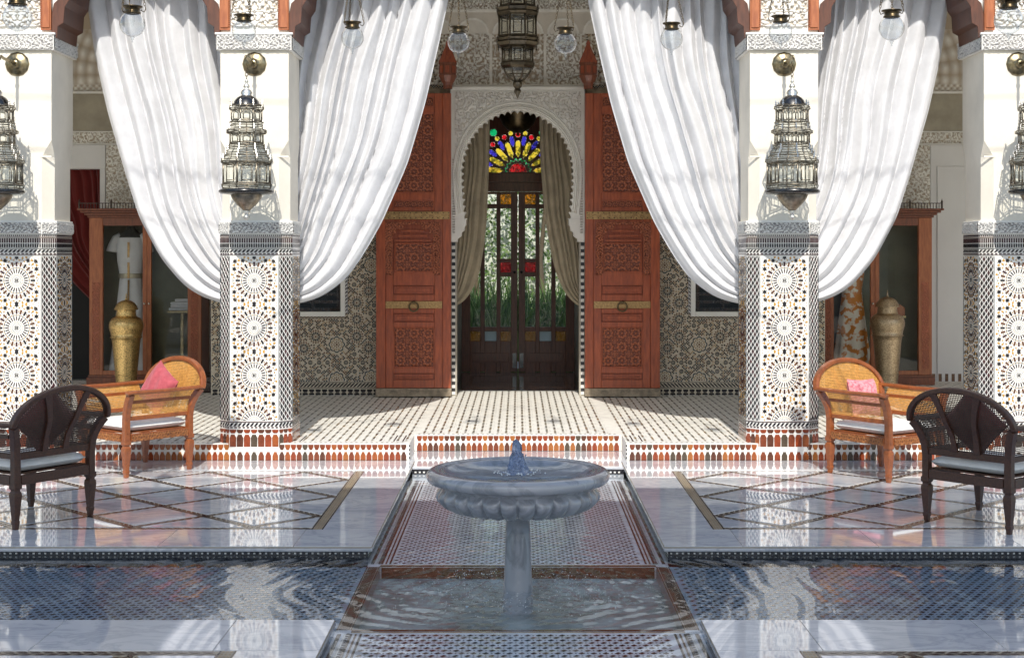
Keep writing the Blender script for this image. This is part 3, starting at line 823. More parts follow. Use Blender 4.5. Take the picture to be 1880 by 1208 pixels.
def make_pillar():
    root = thing('pillar', 'x', 'pillar')
    h = PH
    b = MB(); b.prism(octa(h, CH), floor_xy(0), 0.001, 1.98, 0); b.build('shaft', [M['white_tile']], root)
    # plaster shaft with stopped chamfers
    hu = .300
    b = MB()
    secs = [(1.98, CH*.85), (2.66, CH*.85), (2.80, .004), (3.60, .004)]
    vsx = []
    for z, ch in secs: vsx += [(u, v, z) for u, v in octa(hu, ch)]
    fs = []
    for i in range(len(secs)-1):
        for k in range(8): fs.append((i*8+k, i*8+(k+1) % 8, (i+1)*8+(k+1) % 8, (i+1)*8+k))
    b.add(vsx, fs, 0); b.build('plaster_shaft', [M['plaster']], root)
    b = MB(); 
    for s in (-1, 1):
        b.box(s*(hu-.10), s*(hu+.002), -hu-.004, -hu+.01, 2.655, 2.668, 0)
    b.build('chamfer_stop', [M['plaster']], root)
    # mosaics
    front = face_mosaic(h-CH-.0)
    b = MB()
    for p, m_ in front: b.prism(p, face_map(0, h), 0, .0038, m_)
    b.build('front_mosaic', MOSM(), root, kind='stuff')
    lat = lattice_mosaic(CH*math.sqrt(2)/2)
    dch = (h-CH/2)*math.sqrt(2)
    for ang in (-PI/4, PI/4):
        b = MB()
        for p, m_ in lat: b.prism(p, face_map(ang, dch), 0, .0038, m_)
        b.build('lattice_mosaic', MOSM(), root, kind='stuff')
    side = face_mosaic(h-CH)
    for ang in (-PI/2, PI/2):
        b = MB()
        for p, m_ in side: b.prism(p, face_map(ang, h), 0, .0038, m_)
        b.build('side_mosaic', MOSM(), root, kind='stuff')
    # orange base tiles
    def base(ang, dist, hw, n):
        w_ = 2*hw/n; f = face_map(ang, dist)
        for i in range(n):
            c = -hw+(i+.5)*w_
            k = random.choice([0,0,1,1,2,2,3,4,5])
            sc = w_/.0625
            for nm, poly in (('base_tile', [(c+u*sc, v) for u, v in [(-.0275,.122),(.0275,.122),(.029,.20),(.017,.222),(.017,.228),(-.017,.228),(-.029,.20)]]),
                             ('foot_tile', [(c+u*sc*1.12, v) for u, v in low_poly]),
                             ('neck_tile', [(c+u*sc, v) for u, v in [(-.015,.240),(.015,.240),(.028,.256),(.028,.272),(-.028,.272),(-.028,.256)]])):
                if nm == 'neck_tile': k = random.choice([0,2,3])
                mb = MB(); mb.prism(poly, f, 0, .004, 0)
                mb.build(nm, [ORANGES[k]], root)
    base(0, h, h-CH, 7); base(-PI/4, dch, CH*.7, 3); base(PI/4, dch, CH*.7, 3); base(-PI/2, h, h-CH, 7); base(PI/2, h, h-CH, 7)
    # carved bands
    for z0, z1, ov, nm in ((1.982, 2.10, .012, 'lower_band'), (3.59, 3.74, .028, 'capital_band')):
        b = MB(); q = hu+ov
        if nm == 'lower_band': b.prism(octa(h+.006, CH), floor_xy(0), z0, z1, 0)
        else: b.box(-q, q, -q, q, z0, z1, 0); b.box(-q-.012, q+.012, -q-.012, q+.012, z1-.016, z1+.002, 0); 
        b.build(nm, [M['stucco']], root, bevel=.003)
        if nm == 'lower_band':
            faces = [(0, h+.008, h-CH), (-PI/4, dch+.008, CH*.7), (PI/4, dch+.008, CH*.7), (-PI/2, h+.008, h-CH), (PI/2, h+.008, h-CH)]
        else: faces = [(0, q+.002, q-.008), (-PI/2, q+.002, q-.008), (PI/2, q+.002, q-.008)]
        for ang, dist, hw in faces:
            relief_panel('carved_frieze', face_map(ang, dist), -hw, hw, z0+.008, z1-.018, .0055, .010,
                         lambda U, V: arabesque(U+.3, V, .075), [M['carved_band']], root)
    # upper block: carved panel between cedar strips
    b = MB(); b.box(-.30, .30, -.285, .30, 3.742, 4.9, 0); b.build('upper_block', [M['stucco']], root)
    relief_panel('carved_panel', face_map(0, .287), -.205, .205, 3.80, 4.35, .006, .022,
                 lambda U, V: arabesque(np.abs(U)+.02, V, .15), [M['carved_white']], root)
    b = MB()
    for s in (-1, 1):
        b.box(s*.212, s*.302, -.325, -.2852, 3.765, 4.9, 0)
        b.box(s*.222, s*.292, -.335, -.3252, 3.785, 4.9, 1)
    b.build('cedar_strip', [M['wood_orange'], M['wood_orange']], root, bevel=.003)
    b = MB()
    for s in (-1, 1):
        z = 3.80
        while z < 4.4:
            b.ball((s*.216, -.330, z), .007, 4, 0); z += .018
    b.build('beading', [M['wood_orange']], root, kind='stuff')
    return root
proto = make_pillar()
PX = [(-4.39, 'mosaic pillar at the far left edge of the court with a crescent of lantern shadow'), (-2.31, 'mosaic pillar just left of the central opening, between two white curtains'),
      (2.333, 'mosaic pillar just right of the central opening, between two white curtains'), (4.385, 'mosaic pillar at the far right edge beside the dark armchair')]
for i, (x, lab) in enumerate(PX):
    o = proto if i == 0 else copy_tree(proto)
    o.location = (x, 12.4+PH, 0); tag(o, lab, 'pillar', 'tiled pillars of the arcade')

# ================================================================== ARCADE WALL above the pillars (arched openings)
M['corbel'] = wood('shaded_cedar', (.11,.036,.018), (.06,.02,.010), .5)  # cedar darkened so its colour carries the shade of the underside
def arch_profile(xa, xb):
    """soffit from pillar side xa to pillar side xb"""
    L_ = [(0,3.765),(.02,4.0),(.075,4.05),(.085,4.15),(.20,4.40),(.28,4.52),(.36,4.63),(.58,4.70)]
    w_ = xb-xa
    pts = [(xa+a, z) for a, z in L_ if a < w_/2]
    pts2 = [(xb-a, z) for a, z in reversed(L_) if a < w_/2]
    return pts+pts2
xs_p = [-8.6, -6.46]+[p[0] for p in PX]+[6.46, 8.6]
for i in range(len(xs_p)-1):
    xa, xb = xs_p[i]+.302, xs_p[i+1]-.302
    prof = arch_profile(xa, xb)
    poly = [(xa, 5.4)]+prof+[(xb, 5.4)]
    lab = ['plain arch beyond the left of the court', 'arch of the left side bay above the red drape', 'arch over the left display bay', 'wide central arch over the doorway bay', 'arch over the right display bay', 'arch of the right side bay', 'plain arch beyond the right of the court'][i]
    root = thing('arch', lab, 'arch', ((xa+xb)/2, 12.7, 4.0), 'cedar lined arches between the pillars')
    b = MB(); b.prism(poly, lambda u, v, h_: (u, 12.45+h_, v), 0, .50, 0, back=True)
    b.build('arch_wall', [M['stucco']], root)
    # cedar corbels and soffit lining
    for side in (0, 1):
        s = 1 if side == 0 else -1; x0 = xa if side == 0 else xb
        pr = [(0,3.70),(.045,3.70),(.055,3.80),(.105,3.83),(.115,3.97),(.155,4.03),(.165,4.12),(.24,4.36),(.34,4.53),(.60,4.64),(.9,4.66),(.9,4.71),(.58,4.705),(.36,4.635),(.28,4.525),(.20,4.405),(.085,4.155),(.075,4.055),(.02,4.0),(0,3.9)]
        pl = [(x0+s*a, z) for a, z in pr if a < (xb-xa)/2]
        b = MB(); b.prism(pl, lambda u, v, h_: (u, 12.41+h_, v), 0, .56, 0, back=True)
        b.build('corbel', [M['corbel']], root, bevel=.003)
# end pillars out of frame, plain
for x in (-6.46, 6.46):
    o = copy_tree(proto); o.location = (x, 12.4+PH, 0)
    tag(o, 'mosaic pillar of the arcade beyond the %s side' % ('left' if x < 0 else 'right'), 'pillar', 'tiled pillars of the arcade')
b = MB(); b.box(-10, 10, 12.46, 12.95, 5.402, 6.6, 0)
tag(b.build('arcade_parapet', [M['stucco']]), 'plain white wall above the arches of the arcade', 'wall')
b = MB(); b.box(-10, 10, 12.96, 18.9, 5.5, 5.8, 0)
tag(b.build('porch_ceiling', [M['stucco']]), kind='structure')
# added slab out of view; its edge throws the shade line across the marble
root = thing('sun_blocker', 'added unseen slab that shades the near side of the court', 'sun_blocker', (0, 2.2, 6.0))
b = MB(); b.box(-9, 9, -.4, 4.56, 5.98, 6.18, 0); b.build('blocker_slab', [M['stucco']], root)
for x_ in (-8.6, 8.6):
    for y_ in (0, 4.2):
        b = MB(); b.box(x_-.15, x_+.15, y_-.15, y_+.15, 0, 5.98, 0); b.build('post', [M['stucco']], root)  # added supports for the unseen slab
b = MB(); b.box(-14, 14, -10, -9.7, -.1, 4.0, 0)
tag(b.build('garden_boundary', [M['stucco']]), 'low white wall closing the court behind the viewer', 'wall')
b = MB(); b.box(-10, 10, -9.7, 3.198, -.2, 0, 0)
tag(b.build('near_paving', [pbr('near_stone', (.38,.34,.29), .6, var=.15, vs_=2)]), kind='structure')
# ================================================================== DRAPES
def drape(name, label, cat, mat, Y, xp, edge, ztop, z_in, nfold, amp, seed, group=None, gather_in=.06, hem=True, nu=260, nv=110):
    """edge: outer edge points (x,z) from top to gather; fibres share its shape, scaled towards the pillar side xp"""
    rng = random.Random(seed)
    ex = np.array([p[0] for p in edge]); ez = np.array([p[1] for p in edge])
    # arc parametrised resample
    dl = np.concatenate([[0], np.cumsum(np.hypot(np.diff(ex), np.diff(ez)))]); dl /= dl[-1]
    s = np.linspace(0, 1, nv+1)
    # smooth interpolation (catmull like by dense linear + blur)
    fx = np.interp(s, dl, ex); fz = np.interp(s, dl, ez)
    for _ in range(6):
        fx[1:-1] = (fx[:-2]+2*fx[1:-1]+fx[2:])/4; fz[1:-1] = (fz[:-2]+2*fz[1:-1]+fz[2:])/4
    zt, zb = fz[0], fz[-1]
    ax = (fx-xp)/(fx[0]-xp); az = (zt-fz)/(zt-zb)
    sgn = 1 if fx[0] > xp else -1
    u = np.linspace(0, 1, nu+1)
    # irregular fold phase
    knots = np.cumsum([0]+[rng.uniform(.55, 1.5) for _ in range(nfold)]); knots /= knots[-1]
    ph = np.interp(u, knots, np.arange(nfold+1))
    famp = np.interp(u, knots, [rng.uniform(.45, 1.15) for _ in range(nfold+1)])
    U, S = np.meshgrid(u, s, indexing='ij')
    PHI = np.interp(U.ravel(), knots, np.arange(nfold+1)).reshape(U.shape)
    wander = .25*np.sin(2.3*S*PI+seed)+.18*np.sin(5.1*S*PI+2*seed+3*U)
    PHI = PHI + wander*np.sin(PI*U)
    AMP = np.interp(U.ravel(), u, famp).reshape(U.shape)
    zend = z_in + (zb-z_in)*U**.8
    AX = np.interp(S.ravel(), s, ax).reshape(S.shape); AZ = np.interp(S.ravel(), s, az).reshape(S.shape)
    # straighter fall near the pillar, rounder near the free edge
    q = U**.7
    AXl = (1-S**1.3); AXb = q*AX+(1-q)*AXl
    AZl = S; AZb = q*AZ+(1-q)*AZl
    Xb = xp + (fx[0]-xp)*U*AXb
    Zb = zt - (zt-zend)*AZb
    prof = np.abs(np.sin(PI*PHI))**.62
    prof2 = .08*np.abs(np.sin(PI*(PHI*1.7+1.1*S+.4)))
    fall = 1-.55*S**2
    D = amp*AMP*(prof+prof2*(.3+S))*fall
    edgeflat = np.clip((1-U)/.015, 0, 1)
    D = D*(.35+.65*edgeflat)
    Yb = Y - D + .02*np.sin(3*S+2*U)
    # lateral sway of folds
    Xb = Xb + .012*np.sin(2*PI*PHI)*np.sin(PI*U)*(1-S*.5)*sgn
    # sag: fibres bow
    Zb = Zb - .02*np.sin(2*PI*PHI)*S*(1-S)*2
    P_ = np.stack([Xb, Yb, Zb], -1)
    root = thing(name, label, cat, (float(xp+(fx[0]-xp)*.4), Y, float(zb)), group)
    b = MB(); b.grid(P_, nu, nv, 0)
    b.build('fabric', [mat], root, smooth=True, solid=.003)
    if hem:
        b = MB(); pts = [(float(P_[-1, j, 0]), float(P_[-1, j, 1])-.002, float(P_[-1, j, 2])) for j in range(nv+1)]
        b.tube(pts, .0065, 5, 0, cap=False); b.build('hem', [mat], root, smooth=True)
    return root
YC = 13.12
edge_c = [(-.53,4.95),(-.60,4.5),(-.645,4.14),(-.73,3.74),(-.855,3.19),(-1.015,2.64),(-1.255,2.09),(-1.43,1.79),(-1.575,1.585),(-1.80,1.42),(-1.98,1.365),(-2.16,1.34)]
edge_s = [(-4.07,4.95),(-4.02,4.5),(-3.955,4.14),(-3.88,3.645),(-3.76,3.115),(-3.595,2.55),(-3.465,2.14),(-3.265,1.765),(-3.06,1.525),(-2.895,1.42),(-2.72,1.365),(-2.48,1.34)]
K = YC/13.0
def kz(e, sx=1): return [(sx*x*K, 1.8+(z-1.8)*K) for x, z in e]
G1 = 'white linen drapes tied back to the pillars'
drape('drape', 'white linen drape left of the doorway, swept back to the pillar with the left lantern', 'curtain', M['cloth_white'], YC, -2.20*K, kz(edge_c), 4.95, 1.98, 12, .15, 3, G1)
drape('drape', 'white linen drape right of the doorway, swept back to the pillar with the right lantern', 'curtain', M['cloth_white'], YC, 2.20*K, kz(edge_c, -1), 4.95, 1.98, 12, .15, 8, G1)
drape('drape', 'white linen drape hanging in front of the cabinet with the white gown', 'curtain', M['cloth_white'], YC, -2.42*K, kz(edge_s), 4.95, 1.98, 11, .15, 5, G1)
drape('drape', 'white linen drape hanging in front of the cabinet with the orange patterned dress', 'curtain', M['cloth_white'], YC, 2.42*K, kz(edge_s, -1), 4.95, 1.98, 11, .15, 12, G1)
G2 = 'beige drapes inside the arched doorway'
eb = [(-.345,3.62),(-.3475,3.39),(-.354,2.9),(-.38,2.25),(-.413,1.92),(-.466,1.59),(-.564,1.36),(-.66,1.235),(-.77,1.18)]
eb2 = [(.262,3.62),(.265,3.39),(.277,2.9),(.330,2.25),(.385,1.92),(.46,1.59),(.56,1.36),(.66,1.235),(.77,1.17)]
drape('drape', 'beige drape on the left side inside the carved archway', 'curtain', M['cloth_beige'], 17.08, -.785, eb, 3.6, 1.5, 7, .055, 21, G2, nu=140, nv=80)
drape('drape', 'beige drape on the right side inside the carved archway', 'curtain', M['cloth_beige'], 17.08, .785, eb2, 3.6, 1.5, 8, .055, 22, G2, nu=140, nv=80)

# ================================================================== BACK WALL
WY = 16.70
wall = thing('back_wall', 'mosaic and plaster back wall of the porch around the carved doorway', 'wall', (0, WY, TZ))
b = MB()
WIN = (2.075, 2.92, 1.115, 2.75)
for s in (-1, 1):
    b.box(s*.79, s*WIN[0], WY, WY+.25, TZ, 5.5, 0)
    b.box(s*WIN[1], s*3.62, WY, WY+.25, TZ, 5.5, 0)
    b.box(s*(WIN[0]+.0005), s*(WIN[1]-.0005), WY, WY+.25, TZ, WIN[2], 0)
    b.box(s*(WIN[0]+.0005), s*(WIN[1]-.0005), WY, WY+.25, WIN[3], 5.5, 0)
b.box(-.7895, .7895, WY, WY+.25, 3.70, 5.5, 0)
b.build('plaster_face', [M['white_wall']], wall)
Wf = wall_xz(WY)
def zellige(sx, x_in, x_out):
    """dense mosaic field with rosettes between x_in and x_out (absolute), as in the photograph"""
    S = 155.7
    def T(u, v):      # zoomed picture detail coordinates -> wall
        return ((540+u/4.025-951)/S, 1.8-(440+v/4.025-468)/S)
    big = [T(*q) for q in ((463,467),(463,590),(463,715),(550,380),(550,800),(160,717),(72,803))]
    star = [T(*q) for q in ((315,775),(315,1035),(570,1020),(570,190))]
    small = [T(*q) for q in ((505,272),(443,333),(267,636),(355,636),(182,846),(445,846),(120,908),(185,908),(247,908),(383,908),(447,908),(508,908),(182,973),(447,973),(68,1000),(590,485),(565,545),(590,635),(590,700),(505,200),(443,250))]
    # continue the field to the left beyond the part that shows
    more = [(x-1.02, z) for x, z in big+[] ] ; smore = [(x-1.02, z) for x, z in small]; stmore = [(x-1.02, z) for x, z in star]
    big += more; small += smore; star += stmore
    up = [(-1.75, 2.4+.28*k) for k in range(4)]+[(-1.9, 2.26+.28*k) for k in range(5)]
    big += up
    lst = []
    rng = random.Random(3)
    occ = []
    for x, z in big:
        R = .083
        lst.append((ngon(x, z, .012, 8), 2)); ring_wedges(lst, x, z, .022, .030, 12, .6, 0); ring_wedges(lst, x, z, .034, .052, 12, .86, [6,0])
        ring_wedges(lst, x, z, .055, .062, 12, .5, 0); ring_wedges(lst, x, z, .066, .082, 16, .55, [2,2]); ring_wedges(lst, x, z, .062, .067, 16, .4, 4, PI/16)
        occ.append((x, z, R+.004))
    for x, z in star:
        n = 8
        def lobed(R, k=.16): return [(x+R*(1+k*abs(math.cos(4*a))-k)*math.cos(a), z+R*(1+k*abs(math.cos(4*a))-k)*math.sin(a)) for a in [2*PI*i/64 for i in range(64)]]
        o1, o2 = lobed(.098), lobed(.084)
        for i in range(64):
            j = (i+1) % 64; lst.append(([o2[i], o2[j], o1[j], o1[i]], 6))
        lst.append((ngon(x, z, .012, 8), 2)); ring_wedges(lst, x, z, .02, .04, 8, .45, 2); ring_wedges(lst, x, z, .05, .072, 8, .35, 4, PI/8)
        ring_wedges(lst, x, z, .055, .066, 8, .25, 2)
        occ.append((x, z, .104))
    for x, z in small:
        lst.append((ngon(x, z, .0075, 6), 0)); ring_wedges(lst, x, z, .012, .026, 8, .9, [6,0]); ring_wedges(lst, x, z, .027, .032, 8, .5, 4)
        occ.append((x, z, .036))
    # filler lattice
    z = TZ; j = 0; st = .030
    while z < 4.6:
        x = -3.62+ (st/2 if j % 2 else 0)
        while x < -.8:
            if not any((x-ox)**2+(z-oz)**2 < (r+.004)**2 for ox, oz, r in occ):
                k = rng.choice([0,0,6,5,4,2,5,0])
                lst.append((ngon(x, z, .0118, 4), k))
            x += st
        z += st/2; j += 1
    # borders
    zb0 = T(0,1050)[1]; zb1 = T(0,1098)[1]
    wx0, wz0 = -2.005, 1.045
    def keep(p):
        cx = sum(q[0] for q in p)/len(p); cz = sum(q[1] for q in p)/len(p)
        if cz < zb0+.006: return False
        if cx < wx0 and cx > -2.99 and cz > wz0 and cz < 2.82: return False
        return -3.61 < cx < -.80
    lst = [(p, m_) for p, m_ in lst if keep(p)]
    out = lst
    band_zig(out, -3.61, -.80, zb1+.014, zb0-.014, .042, 0, 1.2)
    out.append((rect(-3.61, zb0-.008, -.80, zb0-.002), 0)); out.append((rect(-3.61, zb1+.002, -.80, zb1+.008), 0))
    z0, z1 = T(0,1157)[1], T(0,1105)[1]
    n = int(2.81/.075*1.0)
    for i in range(n):
        c = -3.61+(i+.5)*2.81/n; w_ = 2.81/n*.40
        out.append(([(c-w_, z0), (c+w_, z0), (c+w_, z0+.035), (c+w_*.55, (z0+z1)/2), (c-w_*.55, (z0+z1)/2), (c-w_, z0+.035)], 0))
        out.append(([(c-w_*.55, (z0+z1)/2+.004), (c+w_*.55, (z0+z1)/2+.004), (c+w_, z1-.02), (c+w_, z1), (c-w_, z1), (c-w_, z1-.02)], 0))
    # rope border round the window
    band_zig(out, -3.0, wx0, wz0+.008, wz0+.032, .042, 0, 1.2)
    zz = wz0
    while zz < 2.78:
        out.append(([(wx0-.032, zz), (wx0-.008, zz+.024), (wx0-.008, zz+.040), (wx0-.032, zz+.016)], 0)); zz += .042
    out.append((rect(-3.0, wz0, wx0, wz0+.004), 0)); out.append((rect(wx0-.004, wz0+.005, wx0, 2.8), 0))
    b = MB()
    for p, m_ in out:
        b.prism([(-sx*u if sx > 0 else u, v) for u, v in p] if sx > 0 else p, Wf, .0012, .0030, m_)
    b.build('zellige_panel', MOSM(), wall, kind='stuff')
    b = MB()
    b.prism(rect(-3.619*1, TZ+.002, -.80, wz0-.0005) if sx < 0 else rect(.80, TZ+.002, 3.619, wz0-.0005), Wf, 0, .0012, 0)
    for a, c in ((-3.619, -3.0), (wx0, -.80)):
        b.prism(rect(a, wz0, c, 4.6) if sx < 0 else rect(-c, wz0, -a, 4.6), Wf, 0, .0012, 0)
    b.prism(rect(-3.0, wz0, wx0, WIN[2]-.002) if sx < 0 else rect(-wx0, wz0, 3.0, WIN[2]-.002), Wf, 0, .0011, 0)
    b.build('grout_bed', [M['cream_tile']], wall)
    # window
    s = sx
    fr_ = MB()
    a0, a1, c0, c1 = WIN[0], WIN[1], WIN[2], WIN[3]
    t = .055
    for x0_, x1_, z0_, z1_ in ((a0-.04, a0+.015, c0-.04, c1+.04), (a1-.015, a1+.04, c0-.04, c1+.04), (a0+.0151, a1-.0151, c0-.04, c0+.015), (a0+.0151, a1-.0151, c1-.015, c1+.04)):
        fr_.box(s*x0_, s*x1_, WY-.035, WY+.10, z0_, z1_, 0)
    win = fr_.build('window', [M['stucco']], wall, bevel=.006)
    d_ = MB(); d_.box(s*(a0+.016), s*(a1-.016), WY+.14, WY+.16, c0+.016, c1-.016, 0)
    d_.build('pane', [M['glass']], win)
    d_ = MB()
    for k in range(6): d_.box(s*(a0+.02), s*(a1-.02), WY+.165, WY+.20, c0+.02+k*.09, c0+.05+k*.09, 0)
    for k in range(3): d_.box(s*(a0+.05+k*.3), s*(a0+.09+k*.3), WY+.201, WY+.22, c0+.02, c1-.02, 0)
    d_.build('shutter', [M['wood_dark']], win)
    d_ = MB(); d_.box(s*(a0-.1), s*(a1+.1), WY+.26, WY+.28, c0-.1, c1+.1, 0)
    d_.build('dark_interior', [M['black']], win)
zellige(-1, 0, 0); zellige(1, 0, 0)
# carved plaster above the doorway
def upper_relief(U, V):
    h = rosette_relief(U+.12, V-3.9, .30, 8, 40)
    h2 = arabesque(U, V, .16)
    col_ = np.abs(np.mod(np.abs(U)+.10, .42)-.21)
    h = np.where((np.mod(np.abs(U)+.10, .84) < .42), h, h2)
    h = np.where(col_ > .195, .9, h)
    top = V > 4.52
    arch_r = np.sqrt((np.mod(np.abs(U)+.10, .42)-.21)**2+(V-4.40)**2)
    h = np.where((V > 4.40) & (V < 4.66), np.where((arch_r < .19) & (arch_r > .165), 1.0, np.where(arch_r >= .19, .55, .75)), h)
    h = np.where((V > 4.66) & (V < 4.69), 1.0, h)
    h = np.where(V > 4.69, arabesque(U, V, .09), h)
    return h
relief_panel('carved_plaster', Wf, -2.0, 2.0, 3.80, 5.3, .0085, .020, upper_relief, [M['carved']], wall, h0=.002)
b = MB(); b.box(-.76, .76, WY-.06, WY, 3.765, 3.80, 0); b.build('ledge', [M['stucco']], wall, bevel=.004)
b = MB()
for s in (-1, 1): b.box(s*.80, s*1.75, WY-.07, WY-.001, 3.66, 3.755, 0)
b.build('lintel', [M['bronze_plate']], wall, bevel=.004)
for s in (-1, 1):
    root = thing('door_finial', 'cedar lantern shaped finial above the top corner of the %s carved door' % ('left' if s < 0 else 'right'), 'finial', (s*.814, 16.42, 3.72), 'cedar finials over the doorway corners')
    b = MB(); b.lathe([(.001,3.72),(.055,3.72),(.055,3.76),(.065,3.79),(.075,3.80),(.112,3.87),(.112,3.875),(.104,3.88),(.104,4.00),(.114,4.005),(.114,4.02)], 8, (s*.814, 16.42, 0), 0, PI/8)
    b.build('body', [M['wood_cab']], root, bevel=.002)
    b = MB(); b.lathe([(.114,4.021),(.11,4.035),(.07,4.12),(.035,4.20),(.022,4.235),(.028,4.25),(.015,4.27),(.001,4.285)], 8, (s*.814, 16.42, 0), 0, PI/8)
    b.build('cap', [M['wood_dark'] if False else M['wood_panel']], root)
    b = MB()
    for k in range(8):
        a = PI/8+PI/4*k+PI/8
        b.box(-.001, .001, 0, 0, 0, 0) if False else None
        c, si = math.cos(a), math.sin(a)
        p = [(s*.814+c*.099-si*w_, 16.42+si*.099+c*w_) for w_ in (-.022, .022)]
        q = [(s*.814+c*.102-si*w_, 16.42+si*.102+c*w_) for w_ in (-.022, .022)]
        b.add([(p[0][0],p[0][1],3.90),(p[1][0],p[1][1],3.90),(q[1][0],q[1][1],3.90),(q[0][0],q[0][1],3.90),(p[0][0],p[0][1],3.98),(p[1][0],p[1][1],3.98),(q[1][0],q[1][1],3.98),(q[0][0],q[0][1],3.98)], [(0,3,2,1),(4,5,6,7),(0,1,5,4),(1,2,6,5),(2,3,7,6),(3,0,4,7)], 0)
    b.build('facet', [M['wood_panel']], root)

# ---- carved scalloped archway
AY = 16.52
root = thing('archway', 'white carved plaster archway with a scalloped horseshoe edge round the doorway', 'archway', (0, AY, TZ))
acx, acz = -.006, 2.752
RA, RB = .628, .705
a_s = math.radians(-20.4)
nsc = 42
RBL = 1.52           # the lower limbs of the horseshoe fall almost straight
pts = []
NS = nsc*8
def arch_pt(a, k=1.0, e=0.0):
    return (acx+(RA*k+e)*math.cos(a), acz+((RB*k+e) if math.sin(a) >= 0 else RBL*k+e)*math.sin(a))
# equal steps along the curve
aa = np.linspace(a_s, PI-a_s, 4001); P0 = np.array([arch_pt(a) for a in aa])
cum = np.concatenate([[0], np.cumsum(np.hypot(*np.diff(P0, axis=0).T))])
ANG = np.interp(np.linspace(0, cum[-1], NS+1), cum, aa)
for i, a in enumerate(ANG):
    lob = abs(math.sin(PI*nsc*i/NS))**.8
    pts.append(arch_pt(float(a), 1+.050*lob))
corb = [(.600,2.222),(.600,2.15),(.615,2.13),(.620,2.085),(.650,2.065),(.655,2.02),(.70,1.985),(.70,1.95)]
right = [(acx+x, z) for x, z in reversed(corb)]
left = [(acx-x, z) for x, z in corb]
inner = right+pts+left
XL, XR, ZT = -.785, .775, 3.755
def outer_pt(p):
    x, z = p
    if z < acz: return (XR if x > acx else XL, z)
    dx_, dz_ = x-acx, z-acz
    t = min([(XR-acx)/dx_ if dx_ > 1e-6 else 1e9, (XL-acx)/dx_ if dx_ < -1e-6 else 1e9, (ZT-acz)/dz_ if dz_ > 1e-6 else 1e9])
    return (acx+dx_*t, acz+dz_*t)
outer = [outer_pt(p) for p in inner]
b = MB(); n_ = len(inner); V_ = []
for (xi, zi), (xo, zo) in zip(inner, outer): V_ += [(xi, AY, zi), (xo, AY, zo), (xi, WY-.001, zi)]
F_ = []
for i in range(n_-1):
    F_.append((i*3, i*3+1, (i+1)*3+1, (i+1)*3)); F_.append((i*3, (i+1)*3, (i+1)*3+2, i*3+2))
b.add(V_, F_, 0)
b.box(XL-.0005, XL+.004, AY+.001, WY-.001, 1.946, ZT, 0); b.box(XR-.004, XR+.0005, AY+.001, WY-.001, 1.946, ZT, 0)
b.build('arch_plate', [M['stucco']], root)
fA = wall_xz(AY)
def ring_relief(k0, k1, h0, h1, name, dentil=0, mat=M['stucco']):
    b = MB(); n = 300
    a0_, a1_ = math.radians(-17), math.radians(197)
    V_ = []
    for i in range(n+1):
        a = a0_+(a1_-a0_)*i/n
        hh = h1 if not dentil else h0+(h1-h0)*(1 if (i*dentil//n) % 2 == 0 else .2)
        for kk, hq in ((k0, 0), (k0+.006, hh), (k1-.006, hh), (k1, 0)):
            q_ = arch_pt(a, 1.0, kk); V_.append(fA(q_[0], q_[1], hq))
    F_ = []
    for i in range(n):
        for q in range(3): F_.append((i*4+q, i*4+q+1, (i+1)*4+q+1, (i+1)*4+q))
    b.add(V_, F_, 0); b.build(name, [mat], root)
ring_relief(.035, .050, 0, .012, 'moulding'); ring_relief(.060, .072, 0, .022, 'moulding')
ring_relief(.080, .092, .004, .024, 'dentil_course', 150); ring_relief(.105, .128, 0, .018, 'moulding')
b = MB()
for i in range(nsc+1):
    x, z = arch_pt(float(ANG[min(i*8, NS)]), 1.0, .012)
    b.ball((x, AY-.002, z), .008, 6, 0)
b.build('beading', [M['stucco']], root, smooth=True, kind='stuff')
def spand(U, V): return arabesque(np.abs(U)+.3, V, .20)
relief_panel('spandrel_carving', fA, -.735, .735, 2.95, 3.70, .0065, .020, spand, [M['carved_white']], root,
             maskf=lambda U, V: (((U-acx)/(RA+.135))**2+((V-acz)/(RB+.145))**2 > 1) & (V > 2.95), h0=-.004)
relief_panel('jamb_carving', fA, -.765, -.735, 2.05, 2.92, .006, .010, lambda U, V: (np.mod(V, .03) < .018)*1.0, [M['carved_white']], root)
relief_panel('jamb_carving', fA, .725, .755, 2.05, 2.92, .006, .010, lambda U, V: (np.mod(V, .03) < .018)*1.0, [M['carved_white']], root)
b = MB()
for x0_, x1_, z0_, z1_ in ((-.787,-.75,3.715,3.757),):
    b.box(-.787, .777, AY-.022, AY-.001, 3.722, 3.757, 0); b.box(-.787, -.768, AY-.014, AY-.001, 1.95, 3.721, 0); b.box(.758, .777, AY-.014, AY-.001, 1.95, 3.721, 0)
b.build('rim_moulding', [M['stucco']], root, bevel=.003)
for s in (-1, 1):
    b = MB(); b.box(s*.715, s*.784, AY+.02, WY-.001, TZ+.001, 1.9455, 0)
    b.box(s*.735, s*.7885, WY, 16.99, TZ+.001, 3.699, 0)
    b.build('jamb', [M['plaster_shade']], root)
    n = 46
    for mi_, par in (('white', 0), ('black', 1)):
        b = MB()
        for i in range(n):
            if i % 2 == par:
                z0_ = TZ+.02+i*(1.775/n)
                b.box(s*.733, s*.772, AY+.010, AY+.0195, z0_, z0_+1.775/n-.003, 0)
        b.build('checker_course', [M['white_tile' if par == 0 else 'black_tile']], root, kind='stuff')

